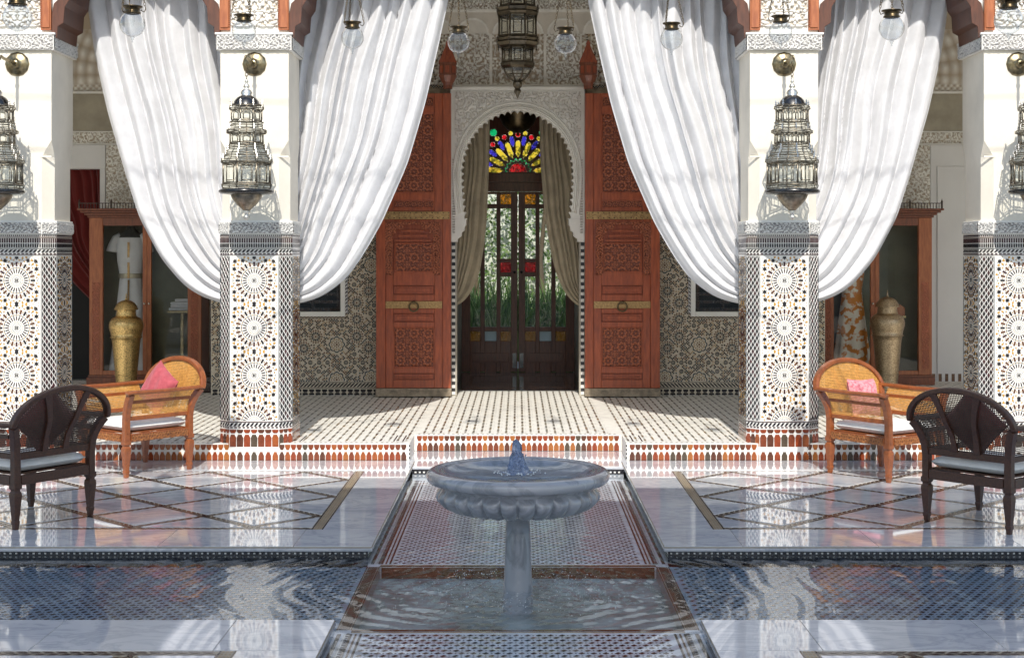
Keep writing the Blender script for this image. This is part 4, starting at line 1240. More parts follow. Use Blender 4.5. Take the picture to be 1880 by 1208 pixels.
# ================================================================== CARVED DOOR LEAVES
def carved_door(s, lab):
    Y0 = 16.42
    S = 158.3
    Z = lambda py: 1.8-(py-468)/S
    Xp = lambda px: abs((px-951)/S)       # measured on the left leaf
    root = thing('carved_door', lab, 'door', (s*1.22, Y0, TZ), 'open cedar doors folded back beside the archway')
    x0, x1 = Xp(828), Xp(691)
    b = MB(); b.box(s*x0, s*x1, Y0+.015, Y0+.075, Z(712), Z(172), 0); b.build('backing', [M['wood_panel']], root)
    R = lambda pxa, pxb: (Xp(pxb), Xp(pxa))
    def piece(nm, pa, pb, ya, yb, d0, d1, mt, bev=.004):
        b = MB(); b.box(s*Xp(pa), s*Xp(pb), Y0-d1, Y0-d0+.015, Z(yb), Z(ya), 0); return b.build(nm, [mt], root, bevel=bev)
    piece('stile', 813, 828, 172, 712, 0, .030, M['wood_red']); piece('stile', 691, 708, 172, 712, 0, .030, M['wood_red'])
    piece('inner_stile', 798.2, 812.8, 172, 712, 0, .014, M['wood_red']); piece('inner_stile', 708.2, 721.8, 172, 712, 0, .014, M['wood_red'])
    for ya, yb in ((172,177),(197,208),(355,367),(383,388.5),(403.5,408),(500,524),(541,552.5),(566.5,575),(591,600),(675,685),(697,712)):
        piece('rail', 722, 798, ya, yb, 0, .014, M['wood_red'])
    f = (lambda u, v, h: (s*u, Y0-h, v))
    def carved(nm, pa, pb, ya, yb, fn, depth=.012, frame=True, cell=.007):
        u0, u1 = sorted((Xp(pa), Xp(pb))); v0, v1 = sorted((Z(ya), Z(yb)))
        g = relief_panel(nm, f, u0+.012, u1-.012, v0+.012, v1-.012, cell, depth, fn, [M['wood_carved']], root, h0=-.008)
        if frame:
            b = MB(); t = .014
            for q in ((u0,u1,v0,v0+t),(u0,u1,v1-t,v1),(u0,u0+t,v0+t+.0005,v1-t-.0005),(u1-t,u1,v0+t+.0005,v1-t-.0005)):
                b.box(s*q[0], s*q[1], Y0-.012, Y0+.014, q[2], q[3], 0)
            b.build('panel_moulding', [M['wood_red']], root, bevel=.003)
    cxm, = [(Xp(760))]
    geo = lambda zc: (lambda U, V: rosette_relief(U-cxm, V-zc, .16, 8, 30))
    carved('carved_panel', 722, 798, 208, 355, geo(Z(290)))
    carved('carved_panel', 722, 798, 367, 383, lambda U, V: rosette_relief(U-cxm, V-Z(375), .075, 6, 10))
    carved('carved_panel', 722, 798, 177, 197, lambda U, V: rosette_relief(U-cxm, V-Z(187), .09, 6, 10))
    carved('carved_panel', 724, 796, 446, 500, geo(Z(473)))
    carved('carved_panel', 722, 798, 600, 675, geo(Z(637)))
    for ya, yb in ((525,540),(576,590),(686,696)):
        piece('raised_panel', 724, 796, ya+.5, yb-.5, 0, .008, M['wood_panel']); piece('raised_panel', 728, 792, ya+4, yb-4, 0, .020, M['wood_red'], .003)
    # cusped carved surround over the middle panel
    Yv = Z(408); u0, u1 = Xp(810), Xp(706)
    cu = (u0+u1)/2
    def sur(U, V): return arabesque(np.abs(U-cu)+.1, V, .07)
    def msk(U, V):
        inside = (np.abs(U-cu) < .235*(1-0*V)) & (V < Z(430)) | ((np.abs(U-cu) < .19) & (V < Z(421))) | ((np.abs(U-cu) < .10) & (V < Z(413)))
        return ~inside
    relief_panel('carved_surround', f, u0+.01, u1-.01, Z(505), Yv, .006, .014, sur, [M['wood_carved']], root, maskf=msk, h0=.014)
    b = MB()
    for k, (ya, w_) in enumerate(((440, .215), (431, .17), (422, .13))): b.box(s*(cu-w_), s*(cu+w_), Y0-.012, Y0+.01, Z(ya+4), Z(ya), 0)
    b.build('stepped_moulding', [M['wood_red']], root, bevel=.003)
    # straps
    b = MB(); b.box(s*Xp(826), s*Xp(700), Y0-.036, Y0-.0305, Z(403), Z(389), 0); b.build('strap', [M['strap']], root, bevel=.002)
    b = MB()
    for row in (391.5, 400.5):
        for k in range(13):
            b.ball((s*Xp(704+k*10), Y0-.037, Z(row)), .007, 6, 0)
    b.build('strap_nail', [M['brass_dark']], root, kind='stuff')
    b = MB(); b.box(s*Xp(812), s*Xp(708), Y0-.0215, Y0-.0145, Z(566), Z(553), 0); b.build('strap', [M['strap']], root, bevel=.002)
    b = MB(); cx_, cz_ = s*Xp(760), Z(563)
    b.tube([(cx_+.052*math.cos(2*PI*k/24), Y0-.045, cz_+.052*math.sin(2*PI*k/24)) for k in range(24)], .0105, 8, 0, closed=True)
    b.build('ring_handle', [M['brass_dark']], root, smooth=True)
    b = MB(); b.ball((cx_, Y0-.040, cz_+.05), .02, 8, 0); b.build('handle_boss', [M['brass_dark']], root, smooth=True)
    b = MB(); b.box(s*Xp(829), s*Xp(690), Y0-.036, Y0+.08, TZ+.012, Z(712.5), 0); b.build('kick_plate', [M['bronze_plate']], root, bevel=.003)
carved_door(-1, 'red cedar carved door open against the wall left of the archway')
carved_door(1, 'red cedar carved door open against the wall right of the archway')

# ================================================================== VESTIBULE
b = MB(); b.box(-1.2, 1.2, 16.99, 20.0, 4.6, 4.7, 0)
tag(b.build('vestibule_ceiling', [M['wood_dark']]), kind='structure')
b = MB(); b.box(-1.2, 1.2, 18.61, 20.6, 0.0, TZ, 0); b.box(-.78, .78, 17.25, 19.9, TZ+.0005, TZ+.004, 1)
tag(b.build('vestibule_floor', [M['dark_floor'], M['dark_floor']]), kind='structure')
b = MB()
b.box(-.60, .60, 17.55, 17.60, TZ+.005, TZ+.008, 0); b.box(-.60, .60, 19.2, 19.25, TZ+.005, TZ+.008, 0); b.box(-.65, -.60, 17.55, 19.25, TZ+.005, TZ+.008, 0); b.box(.60, .65, 17.55, 19.25, TZ+.005, TZ+.008, 0)
tag(b.build('floor_inlay', [pbr('rust_stone', (.20,.07,.03), .2)]), kind='structure')
for s in (-1, 1):
    b = MB(); b.box(s*.79, s*.99, 16.995, 20.1, TZ+.001, 4.6, 0)
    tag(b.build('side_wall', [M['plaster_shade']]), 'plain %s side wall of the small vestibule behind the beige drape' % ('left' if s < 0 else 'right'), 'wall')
# glazed doors
DY = 19.9; DS = 130.65
dx = lambda px: (px-951)/DS
dz = lambda py: 1.8-(py-468)/DS
PG = {'clear': glass_mat('door_glass', (.93,.96,.93), 1.5, 0, 1.0, .0, .3, 8), 'amber': glass_mat('amber_glass', (.85,.50,.06), 1.5, 0, 1, .25, .5, 30),
      'red': glass_mat('red_glass', (.75,.01,.02), 1.5, 0, 1, .3, .5, 30), 'yellow': glass_mat('yellow_glass', (1.0,.66,.06), 1.5, 0, 1, .4, .5, 20),
      'blue': glass_mat('blue_glass', (.06,.04,.62), 1.5, 0, 1, .35, .5, 20), 'green': glass_mat('green_glass', (.01,.45,.17), 1.5, 0, 1, .35, .5, 20), 'white': glass_mat('frosted_glass', (.75,.80,.80), 1.5, .1, 1, .5)}
def glazed_leaf(s, lab):
    root = thing('glazed_door', lab, 'door', (s*.4, DY, TZ), 'dark glazed inner doors')
    g = lambda a: s*abs(a)/DS
    cols = [(13, 32), (39.5, 61), (69, 87.5)]          # px from the centre line
    vb = [(1.0, 13), (32, 39.5), (61, 69), (87.5, 104)]
    for k, (a, c) in enumerate(vb):
        b = MB(); b.box(s*a/DS, s*c/DS, DY-.03 if k in (0, 3) else DY-.018, DY+.03, dz(352) if False else TZ+.01, dz(352.5), 0)
        b.build('stile' if k in (0, 3) else 'glazing_bar', [M['wood_door']], root, bevel=.004)
    rows = [(357, 375), (383, 475), (482, 500), (508, 600), (608, 626)]
    for k, (a, c) in enumerate(cols):
        hs = [(352.5, 357), (375, 383), (600, 608), (626, 683.5)]
        if k == 0: hs += [(475, 482), (500, 508)]
        for ya, yb in hs:
            b = MB(); b.box(s*(a+.01)/DS, s*(c-.01)/DS, DY-.018, DY+.03, dz(yb)+.0003, dz(ya)-.0003, 0); b.build('rail', [M['wood_door']], root, bevel=.003)
        rr = rows if k == 0 else [(357,375),(383,600),(608,626)]
        for ya, yb in rr:
            kind_ = 'clear'
            if (ya, yb) == (357,375): kind_ = 'amber' if k == 0 else 'clear'
            if (ya, yb) == (482,500): kind_ = 'red'
            if (ya, yb) == (608,626): kind_ = ['amber', 'white', 'amber'][k]
            b = MB(); b.box(s*(a)/DS, s*(c)/DS, DY, DY+.006, dz(yb), dz(ya), 0); b.build('pane', [PG[kind_]], root)
    b = MB(); b.box(s*17/DS, s*84/DS, DY-.026, DY-.0185, dz(665), dz(648), 0); b.build('raised_panel', [M['wood_door']], root, bevel=.006)
    b = MB(); b.box(s*3/DS, s*10/DS, DY-.036, DY-.0305, dz(675), dz(648), 0); b.ball((s*.05, DY-.05, dz(500)), .018, 8, 0); b.build('latch', [M['steel_dark']], root)
glazed_leaf(-1, 'left leaf of the dark glazed inner door'); glazed_leaf(1, 'right leaf of the dark glazed inner door')
root = thing('fanlight', 'stained glass fanlight with yellow rays over the inner door', 'fanlight', (0, DY, dz(335)))
b = MB(); b.box(-.79, .79, DY-.06, DY+.05, dz(335), dz(318.5), 0); b.build('transom', [M['wood_door']], root, bevel=.006)
b = MB(); b.box(-.79, .79, DY-.035, DY+.04, dz(352), dz(335.3), 0); b.build('door_head', [M['wood_door']], root, bevel=.006)
fcz = dz(316.5); pcs = []
def petal(a, r0, r1, w_, tip, colr, nm='glass_ray'):
    c, si = math.cos(a), math.sin(a)
    loc = [(r0, 0), (r0+tip, -w_), (r1-tip*.5, -w_), (r1, -w_*.4), (r1, w_*.4), (r1-tip*.5, w_), (r0+tip, w_)]
    pcs.append(([(x*c-y*si, fcz+x*si+y*c) for x, y in loc], colr, nm))
for k in range(9):
    a = PI/16+ (PI-PI/8)*k/8 if False else math.radians(5)+ (PI-math.radians(10))*k/8
    petal(a, .205, .445, .034, .06, 'yellow')
    rr = .525
    pcs.append((ngon(rr*math.cos(a), fcz+rr*math.sin(a), .036, 8, .2), 'red', 'glass_roundel'))
    pcs.append((ngon(.168*math.cos(a), fcz+.168*math.sin(a), .017, 6, a), 'green', 'glass_leaf'))
for k in range(8):
    a = math.radians(5)+ (PI-math.radians(10))*(k+.5)/8
    petal(a, .36, .51, .030, .05, 'blue')
    pcs.append((ngon(.555*math.cos(a), fcz+.555*math.sin(a), .034, 6, a), 'yellow', 'glass_roundel'))
    q = ngon(.655*math.cos(a), fcz+.655*math.sin(a), .052, 10, a); q = [(p[0] if i % 2 else p[0]*.97+.655*math.cos(a)*.03, p[1]) for i, p in enumerate(q)]
    pcs.append((q, 'green' if k % 3 else 'blue', 'glass_leaf'))
    pcs.append((ngon(.185*math.cos(a), fcz+.185*math.sin(a), .015, 5, a), 'green', 'glass_leaf'))
pcs.append(([(.125*math.cos(PI*i/12), fcz+.125*math.sin(PI*i/12)) for i in range(13)], 'red', 'glass_sun'))
def inpoly(U, V, poly):
    r_ = np.zeros(U.shape, bool); n = len(poly)
    for i in range(n):
        x1_, y1_ = poly[i-1]; x2_, y2_ = poly[i]
        c = ((y1_ > V) != (y2_ > V)) & (U < (x2_-x1_)*(V-y1_)/(y2_-y1_+1e-12)+x1_)
        r_ ^= c
    return r_
pcs = [(p, c, nm) for p, c, nm in pcs if all(q[1] >= fcz-.02 for q in p) and all(abs(q[0]) < .72 for q in p)]
for p, c, nm in pcs:
    b = MB(); b.prism([(u, v) for u, v in p], lambda u, v, h: (u, DY+.012-h, v), 0, .005, 0); b.build(nm, [PG[c]], root)
nu = 290; nv = 150
U, V = np.meshgrid(np.linspace(-.79, .79, nu+1), np.linspace(dz(318.4), 4.25, nv+1), indexing='ij')
Uc = (U[:-1,:-1]+U[1:,1:])/2; Vc = (V[:-1,:-1]+V[1:,1:])/2
mk = np.ones(Uc.shape, bool)
for p, c, nm in pcs: mk &= ~inpoly(Uc, Vc, p)
b = MB(); b.grid(np.stack([U, np.full(U.shape, DY+.005), V], -1), nu, nv, 0, mk); b.build('lead_lattice', [M['wood_door']], root, solid=.012)
# bowl lamp hanging in the vestibule
root = thing('ceiling_lamp', 'dark bronze bowl lamp hanging behind the top of the archway', 'lamp', (0, 18.2, 3.36))
cxl = 0.0
b = MB(); b.lathe([(.001,3.36),(.06,3.37),(.14,3.41),(.20,3.47),(.235,3.55),(.24,3.60),(.25,3.61),(.24,3.62),(.10,3.66),(.001,3.67)], 28, (cxl, 18.2, 0), 0); b.build('bowl', [M['brass_dark']], root, smooth=True)
b = MB(); b.tube([(cxl, 18.2, 3.66), (cxl, 18.2, 4.2)], .012, 8); b.ball((cxl, 18.2, 3.345), .02, 8); b.build('rod', [M['brass_dark']], root)
# ================================================================== SIDE BAYS
SY = 18.5
def bay(s):
    side = 'left' if s < 0 else 'right'
    root = thing('bay_wall', 'carved plaster wall behind the %s display cabinet' % side, 'wall', (s*6, SY, TZ))
    b = MB()
    if s < 0:
        b.box(-10, -6.7, SY, SY+.3, TZ, 5.5, 0); b.box(-5.46, -3.621, SY, SY+.3, TZ, 5.5, 0); b.box(-6.6995, -5.4605, SY, SY+.3, 2.92, 5.5, 0)
    else: b.box(3.621, 10, SY, SY+.3, TZ, 5.5, 0)
    b.build('plaster_face', [M['white_wall']], root)
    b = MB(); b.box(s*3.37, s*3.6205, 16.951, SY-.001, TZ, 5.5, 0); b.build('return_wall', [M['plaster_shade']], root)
    f = wall_xz(SY)
    b = MB(); b.box(s*4.2, s*8, SY-.02, SY-.001, 3.415, 3.90, 0); b.build('plain_field', [pbr('tan_plaster', (.40,.36,.28), .8)], root)
    b = MB(); b.box(s*4.2, s*8, SY-.05, SY-.001, 3.90, 3.93, 0); b.box(s*4.2, s*8, SY-.035, SY-.001, 3.398, 3.412, 0); b.box(s*4.9, s*8, SY-.03, SY-.001, 3.235, 3.25, 0); b.build('ledge', [M['stucco']], root, bevel=.004)
    lo, hi = (sorted((s*4.9, s*6.9)))
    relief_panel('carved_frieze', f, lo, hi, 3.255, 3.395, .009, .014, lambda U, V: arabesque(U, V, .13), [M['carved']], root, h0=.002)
    lo, hi = sorted((s*5.03, s*5.38))
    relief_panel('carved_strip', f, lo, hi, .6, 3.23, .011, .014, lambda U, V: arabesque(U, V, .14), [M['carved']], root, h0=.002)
    def shell(U, V):
        r = np.sqrt((np.abs(U)-4.6)**2+(V-4.15)**2); t = np.arctan2(V-4.15, np.abs(U)-4.6)
        ribs = .5+.5*np.cos(26*t); h = np.where(r < 1.0, .2+.8*ribs*np.clip(r*2, 0, 1), 0)
        sc = np.mod(r, .13)/.13
        h = np.where((r >= .55) & (V < 4.75), np.clip(1-1.6*np.sqrt((sc-.5)**2+(np.mod(t*6, 1)-.5)**2), 0, 1), h)
        h = np.where(V < 4.02, .5+.5*np.cos(U*80)*np.cos(V*80), h)
        return h
    lo, hi = sorted((s*4.3, s*6.6))
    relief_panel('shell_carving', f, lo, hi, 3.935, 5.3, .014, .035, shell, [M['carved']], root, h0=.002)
    if s < 0:
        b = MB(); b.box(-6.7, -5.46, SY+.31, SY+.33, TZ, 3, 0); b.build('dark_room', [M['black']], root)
        b = MB()
        b.box(-6.8, -5.385, SY-.025, SY-.001, 2.925, 3.23, 0); b.box(-5.455, -5.386, SY-.025, SY-.001, TZ, 2.9245, 0)
        b.build('door_frame', [M['white_wall']], root, bevel=.004)
        eb_ = [(-6.55,2.95),(-6.45,2.6),(-6.3,2.2),(-6.1,1.8),(-5.85,1.45),(-5.62,1.22),(-5.47,1.10)]
        drape('drape', 'crimson drape hanging in the dark doorway behind the far left pillar', 'curtain', M['cloth_red'], SY+.12, -5.465, eb_, 2.95, 1.9, 9, .06, 31, None, nu=120, nv=60)
    else:
        b = MB(); b.box(5.385, 8, SY-.012, SY-.001, TZ, 3.23, 0)
        b.box(5.47, 8, SY-.030, SY-.0125, TZ, 2.95, 0)
        b.build('wall_panel', [M['white_wall']], root, bevel=.003)
        b = MB()
        for k in range(30): b.box(5.40+k*.085, 5.44+k*.085, SY-.036, SY-.0305, TZ+.002, TZ+.10, 0)
        b.build('skirting_tile', [M['brown_tile']], root)
    b = MB()
    b.prism(rect(*( (-3.62,0,0,0) if False else (16.72, TZ, 18.4, 2.2))), lambda u, v, h: (s*(3.6215+h), u, v), 0, .003, 0)
    z_ = TZ+.1; rr = random.Random(4); lst = []
    while z_ < 2.1:
        u_ = 16.8
        while u_ < 18.3:
            lst2 = []; ring_wedges(lst2, u_, z_, .02, .035, 8, .7, 0); ring_wedges(lst2, u_, z_, .05, .07, 12, .6, 4); ring_wedges(lst2, u_, z_, .075, .09, 12, .5, 0)
            for p, m_ in lst2: b.prism(p, lambda u, v, h: (s*(3.6245+h), u, v), 0, .002, 1 if m_ == 0 else 2)
            u_ += .21
        z_ += .21
    b.build('side_mosaic', [M['cream_tile'], M['black_tile'], M['tan_tile']], root, kind='stuff')
bay(-1); bay(1)
for s in (-1, 1):
    b = MB(); b.box(s*10, s*10.3, 12.4, 20.4, 0, 5.5, 0)
    tag(b.build('end_wall', [M['white_wall']]), 'plain white end wall of the porch on the %s' % ('left' if s < 0 else 'right'), 'wall')

# ---- display cabinets
def cabinet(x0, x1, mid, lab, glass_right=True):
    Y0, Y1 = 17.98, 18.46
    root = thing('display_cabinet', lab, 'cabinet', ((x0+x1)/2, Y0, TZ), 'cedar display cabinets')
    W = M['wood_cab']
    b = MB(); b.box(x0-.03, x1+.03, Y0-.03, Y1, TZ+.001, .245, 0); b.box(x0-.015, x1+.015, Y0-.015, Y1, .246, .275, 0); b.build('plinth', [W], root, bevel=.005)
    for a, c in ((x0, x0+.17), (x1-.17, x1)):
        b = MB(); b.box(a, c, Y0, Y0+.06, .276, 2.27, 0); g = b.build('corner_post', [M['wood_orange']], root, bevel=.004)
        relief_panel('carved_strip', wall_xz(Y0), a+.04 if a == x0 else a+.04, c-.04, .35, 1.45, .008, .012, lambda U, V: arabesque(U, V, .06), [M['wood_carved']], root, h0=-.003)
    for a, c in ((x0, x0+.03), (x1-.03, x1)):
        b = MB(); b.box(a, c, Y0+.0605, Y1, .276, 2.27, 0); b.build('side_panel', [W], root)
    b = MB(); b.box(x0+.031, x1-.031, Y1-.02, Y1, .276, 2.27, 0); b.build('back_panel', [pbr('olive_lining', (.17,.17,.12), .8)], root)
    b = MB(); b.box(x0+.1705, x1-.1705, Y0+.005, Y0+.055, .276, .33, 0); b.build('bottom_rail', [M['wood_orange']], root, bevel=.003)
    b = MB(); b.box(x0+.1705, x1-.1705, Y0+.005, Y0+.055, 2.17, 2.27, 0); b.build('top_rail', [W], root, bevel=.003)
    for k in (-1, 1):
        b = MB(); b.box(mid+k*.002, mid+k*.055, Y0+.008, Y0+.05, .3305, 2.1695, 0); b.build('door_stile', [M['wood_orange']], root, bevel=.003)
        b = MB(); b.ball((mid+k*.03, Y0-.005, 1.18), .014, 8, 0); b.tube([(mid+k*.03, Y0+.008, 1.18), (mid+k*.03, Y0-.004, 1.18)], .006, 6); b.build('knob', [M['silver']], root, smooth=True)
    for a, c in ((x0+.171, mid-.056), (mid+.056, x1-.171)):
        b = MB(); b.box(a, c, Y0+.028, Y0+.034, .3305, 2.1695, 0); b.build('pane', [M['glass']], root)
    b = MB()
    for i, (o_, za, zb) in enumerate(((.02, 2.271, 2.30), (.05, 2.301, 2.33), (.09, 2.331, 2.36), (.12, 2.361, 2.385))):
        b.box(x0-o_, x1+o_, Y0-o_, Y1, za, zb, 0)
    b.build('cornice', [W], root, bevel=.006)
    n = 44; b = MB(); w_ = (x1-x0+.2)/n
    for i in range(n+1):
        x = x0-.1+i*w_
        big_ = i % 11 == 0
        b.lathe([(.007,2.386),(.004,2.40),(.007,2.415),(.004,2.43),(.006,2.445)], 6, (x, Y0-.09, 0), 0)
        if big_: b.lathe([(.012,2.386),(.012,2.46),(.016,2.465),(.006,2.49),(.001,2.51)], 6, (x, Y0-.09, 0), 0)
    b.box(x0-.11, x1+.11, Y0-.097, Y0-.083, 2.4455, 2.455, 0)
    b.build('gallery', [M['wood_dark']], root, kind='stuff')
    return root
cabinet(-5.443, -4.024, -4.713, 'cedar display cabinet left of the court holding a white gown on a dark mannequin')
cabinet(3.84, 5.256, 4.535, 'cedar display cabinet right of the court holding an orange patterned dress')
def loft(b, secs, cx, cy, n=28, m=0, wav=0.0, nw=0):
    V_ = []
    for z, rx, ry in secs:
        for k in range(n):
            a = 2*PI*k/n; w_ = 1+wav*(math.cos(nw*a) if nw else 0)*max(0, min(1, (1.3-z)/1.1))
            V_.append((cx+rx*w_*math.cos(a), cy+ry*w_*math.sin(a), z))
    F_ = []
    for i in range(len(secs)-1):
        for k in range(n): F_.append((i*n+k, i*n+(k+1) % n, (i+1)*n+(k+1) % n, (i+1)*n+k))
    b.add(V_, F_, m)
# white gown on mannequin
root = thing('gown', 'white gown with a gilt centre line and belt on a black mannequin', 'gown', (-4.98, 18.22, .28))
cx, cy = -4.98, 18.22
b = MB(); loft(b, [(1.98,.155,.09),(2.02,.165,.09),(2.06,.15,.08),(2.10,.09,.065),(2.14,.055,.055),(2.19,.047,.047),(2.235,.045,.045),(2.24,.02,.02)], cx, cy, 20)
mq = thing('mannequin', 'black mannequin bust wearing the white gown in the left cabinet', 'mannequin', (cx, cy, .28))
b.build('bust', [M['black']], mq, smooth=True)
b = MB(); b.tube([(cx, cy, .28), (cx, cy, 1.9)], .018, 8); b.lathe([(.001,.30),(.13,.295),(.14,.281)], 20, (cx, cy, 0)); b.build('stand', [M['wood_dark']], mq)
b = MB(); loft(b, [(.30,.27,.17),(.6,.235,.15),(1.0,.195,.125),(1.3,.165,.11),(1.42,.15,.10),(1.50,.142,.098),(1.58,.15,.105),(1.72,.175,.12),(1.85,.182,.115),(1.96,.175,.10),(2.02,.172,.095)], cx, cy, 56, 0, .07, 9)
b.build('dress', [M['cloth_white']], root, smooth=True)
for s in (-1, 1):
    b = MB(); V_ = []
    b.tube([(cx+s*.13, cy, 2.045), (cx+s*.185, cy-.01, 2.01), (cx+s*.225, cy-.02, 1.92), (cx+s*.235, cy-.03, 1.84)], [.045,.055,.062,.075], 12)
    b.build('sleeve', [M['cloth_white']], root, smooth=True)
b = MB(); b.box(cx-.014, cx+.014, cy-.118, cy-.112, 1.50, 1.96, 0)
b.tube([(cx, cy-.108, 1.48), (cx, cy-.13, 1.2), (cx, cy-.155, .8), (cx, cy-.185, .32)], .013, 6); b.build('trim', [M['strap']], root)
b = MB(); loft(b, [(1.50,.150,.106),(1.505,.154,.110),(1.555,.158,.114),(1.56,.153,.110)], cx, cy, 32); b.build('belt', [pbr('silver_lace', (.40,.36,.27), .4, .5, bump=.5, bs=200)], root)
# brass console with folded cloth
root = thing('console', 'small brass pedestal table at the right end of the left cabinet', 'table', (-4.33, 18.25, .28))
b = MB(); b.box(-4.50, -4.10, 18.12, 18.38, 1.055, 1.085, 0); b.build('table_top', [M['brass']], root, bevel=.003)
b = MB(); b.box(-4.345, -4.305, 18.23, 18.27, .30, 1.0545, 0); b.box(-4.45, -4.2, 18.15, 18.35, .28, .2995, 0); b.build('pedestal', [M['brass']], root, bevel=.003)
b = MB()
for k, (w_, z_) in enumerate(((.17,1.087),(.15,1.125),(.15,1.16),(.10,1.20))):
    b.box(-4.31-w_, -4.31+w_, 18.25-w_*.6, 18.25+w_*.6, z_, z_+.034, 0)
tag(b.build('folded_cloth', [M['cloth_white']], bevel=.012), 'folded white cloth stacked on the brass table in the left cabinet', 'cloth')
# patterned dress
root = thing('dress', 'sleeveless dress with orange and white flowers in the right cabinet', 'dress', (4.30, 18.24, .28))
b = MB(); loft(b, [(.30,.25,.15),(.7,.20,.13),(1.0,.165,.115),(1.25,.135,.10),(1.35,.125,.095),(1.5,.15,.105),(1.65,.165,.105),(1.80,.13,.08)], 4.30, 18.24, 56, 0, .09, 8)
b.build('skirt', [pbr('orange_floral', (.88,.80,.68), .6, c2=(.70,.25,.04), vs_=9, cs=(.46,.52), detail=2)], root, smooth=True)
root = thing('jewel_box', 'tan curved box on a stand in the right cabinet beside the urn', 'box', (4.83, 18.25, .28))
b = MB(); b.prism([(-.12,1.02),(.12,1.02),(.12,1.12),(.06,1.165),(-.06,1.175),(-.12,1.13)], lambda u, v, h: (4.84+u, 18.15+h, v), 0, .2, 0, back=True)
b.build('box_body', [M['wood_orange']], root, bevel=.006)
b = MB(); b.box(4.71, 4.97, 18.13, 18.37, .995, 1.0195, 0); b.box(4.82, 4.86, 18.23, 18.27, .28, .9945, 0); b.build('stand', [M['brass']], root)
# dark benches beside the cabinets
for s in (-1, 1):
    root = thing('plinth_box', 'low dark wooden plinth beside the %s pillar at the mosaic wall' % ('left' if s < 0 else 'right'), 'plinth', (s*3.5, 17.2, TZ))
    b = MB(); b.box(s*3.64, s*3.95, 16.95, 17.5, TZ+.001, .27, 0); b.build('base', [M['wood_dark']], root, bevel=.01)
    b = MB(); b.box(s*3.66, s*3.92, 16.98, 17.47, .271, .33, 0); b.build('top', [M['wood_dark']], root, bevel=.008)

# ---- urns
def urn(x, Y, lab, mt, hs=1.0):
    root = thing('urn', lab, 'urn', (x, Y, TZ), 'tall lidded brass urns')
    pr = [(.13,0),(.135,.012),(.125,.03),(.122,.06),(.130,.18),(.148,.38),(.168,.60),(.178,.655),(.186,.66),(.186,.672),(.180,.677),(.188,.72),(.205,.78),(.207,.82),(.198,.865),(.170,.905),(.128,.925),(.118,.932)]
    pr = [(r, z*hs) for r, z in pr]
    b = MB(); b.lathe(pr, 48, (x, Y, TZ+.001)); b.build('body', [mt], root, smooth=True)
    b = MB(); b.lathe([(.117,.933*hs),(.121,.94*hs),(.119,.96*hs),(.115,1.0*hs),(.118,1.01*hs)], 40, (x, Y, TZ)); b.build('neck', [mt], root, smooth=True)
    b = MB(); b.lathe([(.118,1.011*hs),(.140,1.013*hs),(.143,1.022*hs),(.138,1.03*hs),(.128,1.06*hs),(.10,1.10*hs),(.06,1.125*hs),(.02,1.135*hs),(.012,1.14*hs)], 40, (x, Y, TZ)); b.build('lid', [mt], root, smooth=True)
    b = MB(); b.lathe([(.012,1.14*hs),(.016,1.15*hs),(.009,1.16*hs),(.007,1.20*hs),(.001,1.225*hs)], 12, (x, Y, TZ)); b.build('finial', [mt], root, smooth=True)
    for z_, r_ in ((.19,.133),(.665,.188),(.935,.121)):
        b = MB(); b.tube([(x+r_*math.cos(2*PI*k/40), Y+r_*math.sin(2*PI*k/40), TZ+z_*hs) for k in range(40)], .006, 6, closed=True)
        b.build('band', [mt], root, smooth=True)
urn(-4.80, 17.35, 'polished golden brass urn in front of the cabinet with the white gown', M['urn'], .965)
urn(4.526, 17.35, 'dull greenish brass urn in front of the cabinet with the orange dress', pbr('tarnished_brass', (.56,.44,.29), .36, .9, var=.2, c2=(.30,.22,.14), cs=(.38,.62), vs_=70, bump=.6, bs=110), 1.0)

# ================================================================== FOUNTAIN
FX, FY = 0.0, 7.9
root = thing('fountain', 'round marble fountain bowl with a gadrooned underside on a single column', 'fountain', (FX, FY, WZ))
b = MB(); b.lathe([(.083,-.36),(.083,-.05),(.081,-.03),(.079,.0),(.074,.12),(.069,.25),(.066,.355),(.078,.365),(.082,.375)], 40, (FX, FY, 0)); b.build('column', [M['fountain']], root, smooth=True)
n = 28; nn = n*18
prof = [(.075,.372,0),(.16,.373,0),(.215,.374,.2),(.25,.376,.6),(.295,.380,.9),(.345,.389,1),(.385,.403,1),(.415,.422,1),(.436,.445,1),(.446,.468,1),(.445,.486,.8),(.438,.498,.35),(.430,.512,0)]
V_ = []
for r, z, k_ in prof:
    for i in range(nn):
        a = 2*PI*i/nn; f_ = (n*a/(2*PI)) % 1; l = math.sqrt(max(0, 1-(2*f_-1)**2))
        V_.append((FX+(r+k_*.030*(l-.5))*math.cos(a), FY+(r+k_*.030*(l-.5))*math.sin(a), z-.012*k_*(l-.5)))
F_ = [(i*nn+k, i*nn+(k+1) % nn, (i+1)*nn+(k+1) % nn, (i+1)*nn+k) for i in range(len(prof)-1) for k in range(nn)]
b = MB(); b.add(V_, F_, 0); b.build('gadrooned_bowl', [M['fountain']], root, smooth=True)
b = MB(); b.lathe([(.430,.510),(.432,.520),(.445,.530),(.462,.534),(.468,.536)]+[(.475+.036*math.cos(t), .572-.036*math.sin(t)*1.0) for t in [math.radians(80-160*i/10) for i in range(11)]]+[(.462,.611),(.452,.607),(.446,.600),(.436,.602),(.43,.604),(.415,.596),(.39,.575),(.3,.545),(.1,.53),(.001,.53)], 96, (FX, FY, 0)); b.build('rim', [M['fountain']], root, smooth=True)
nr, na = 60, 120
V_ = []; 
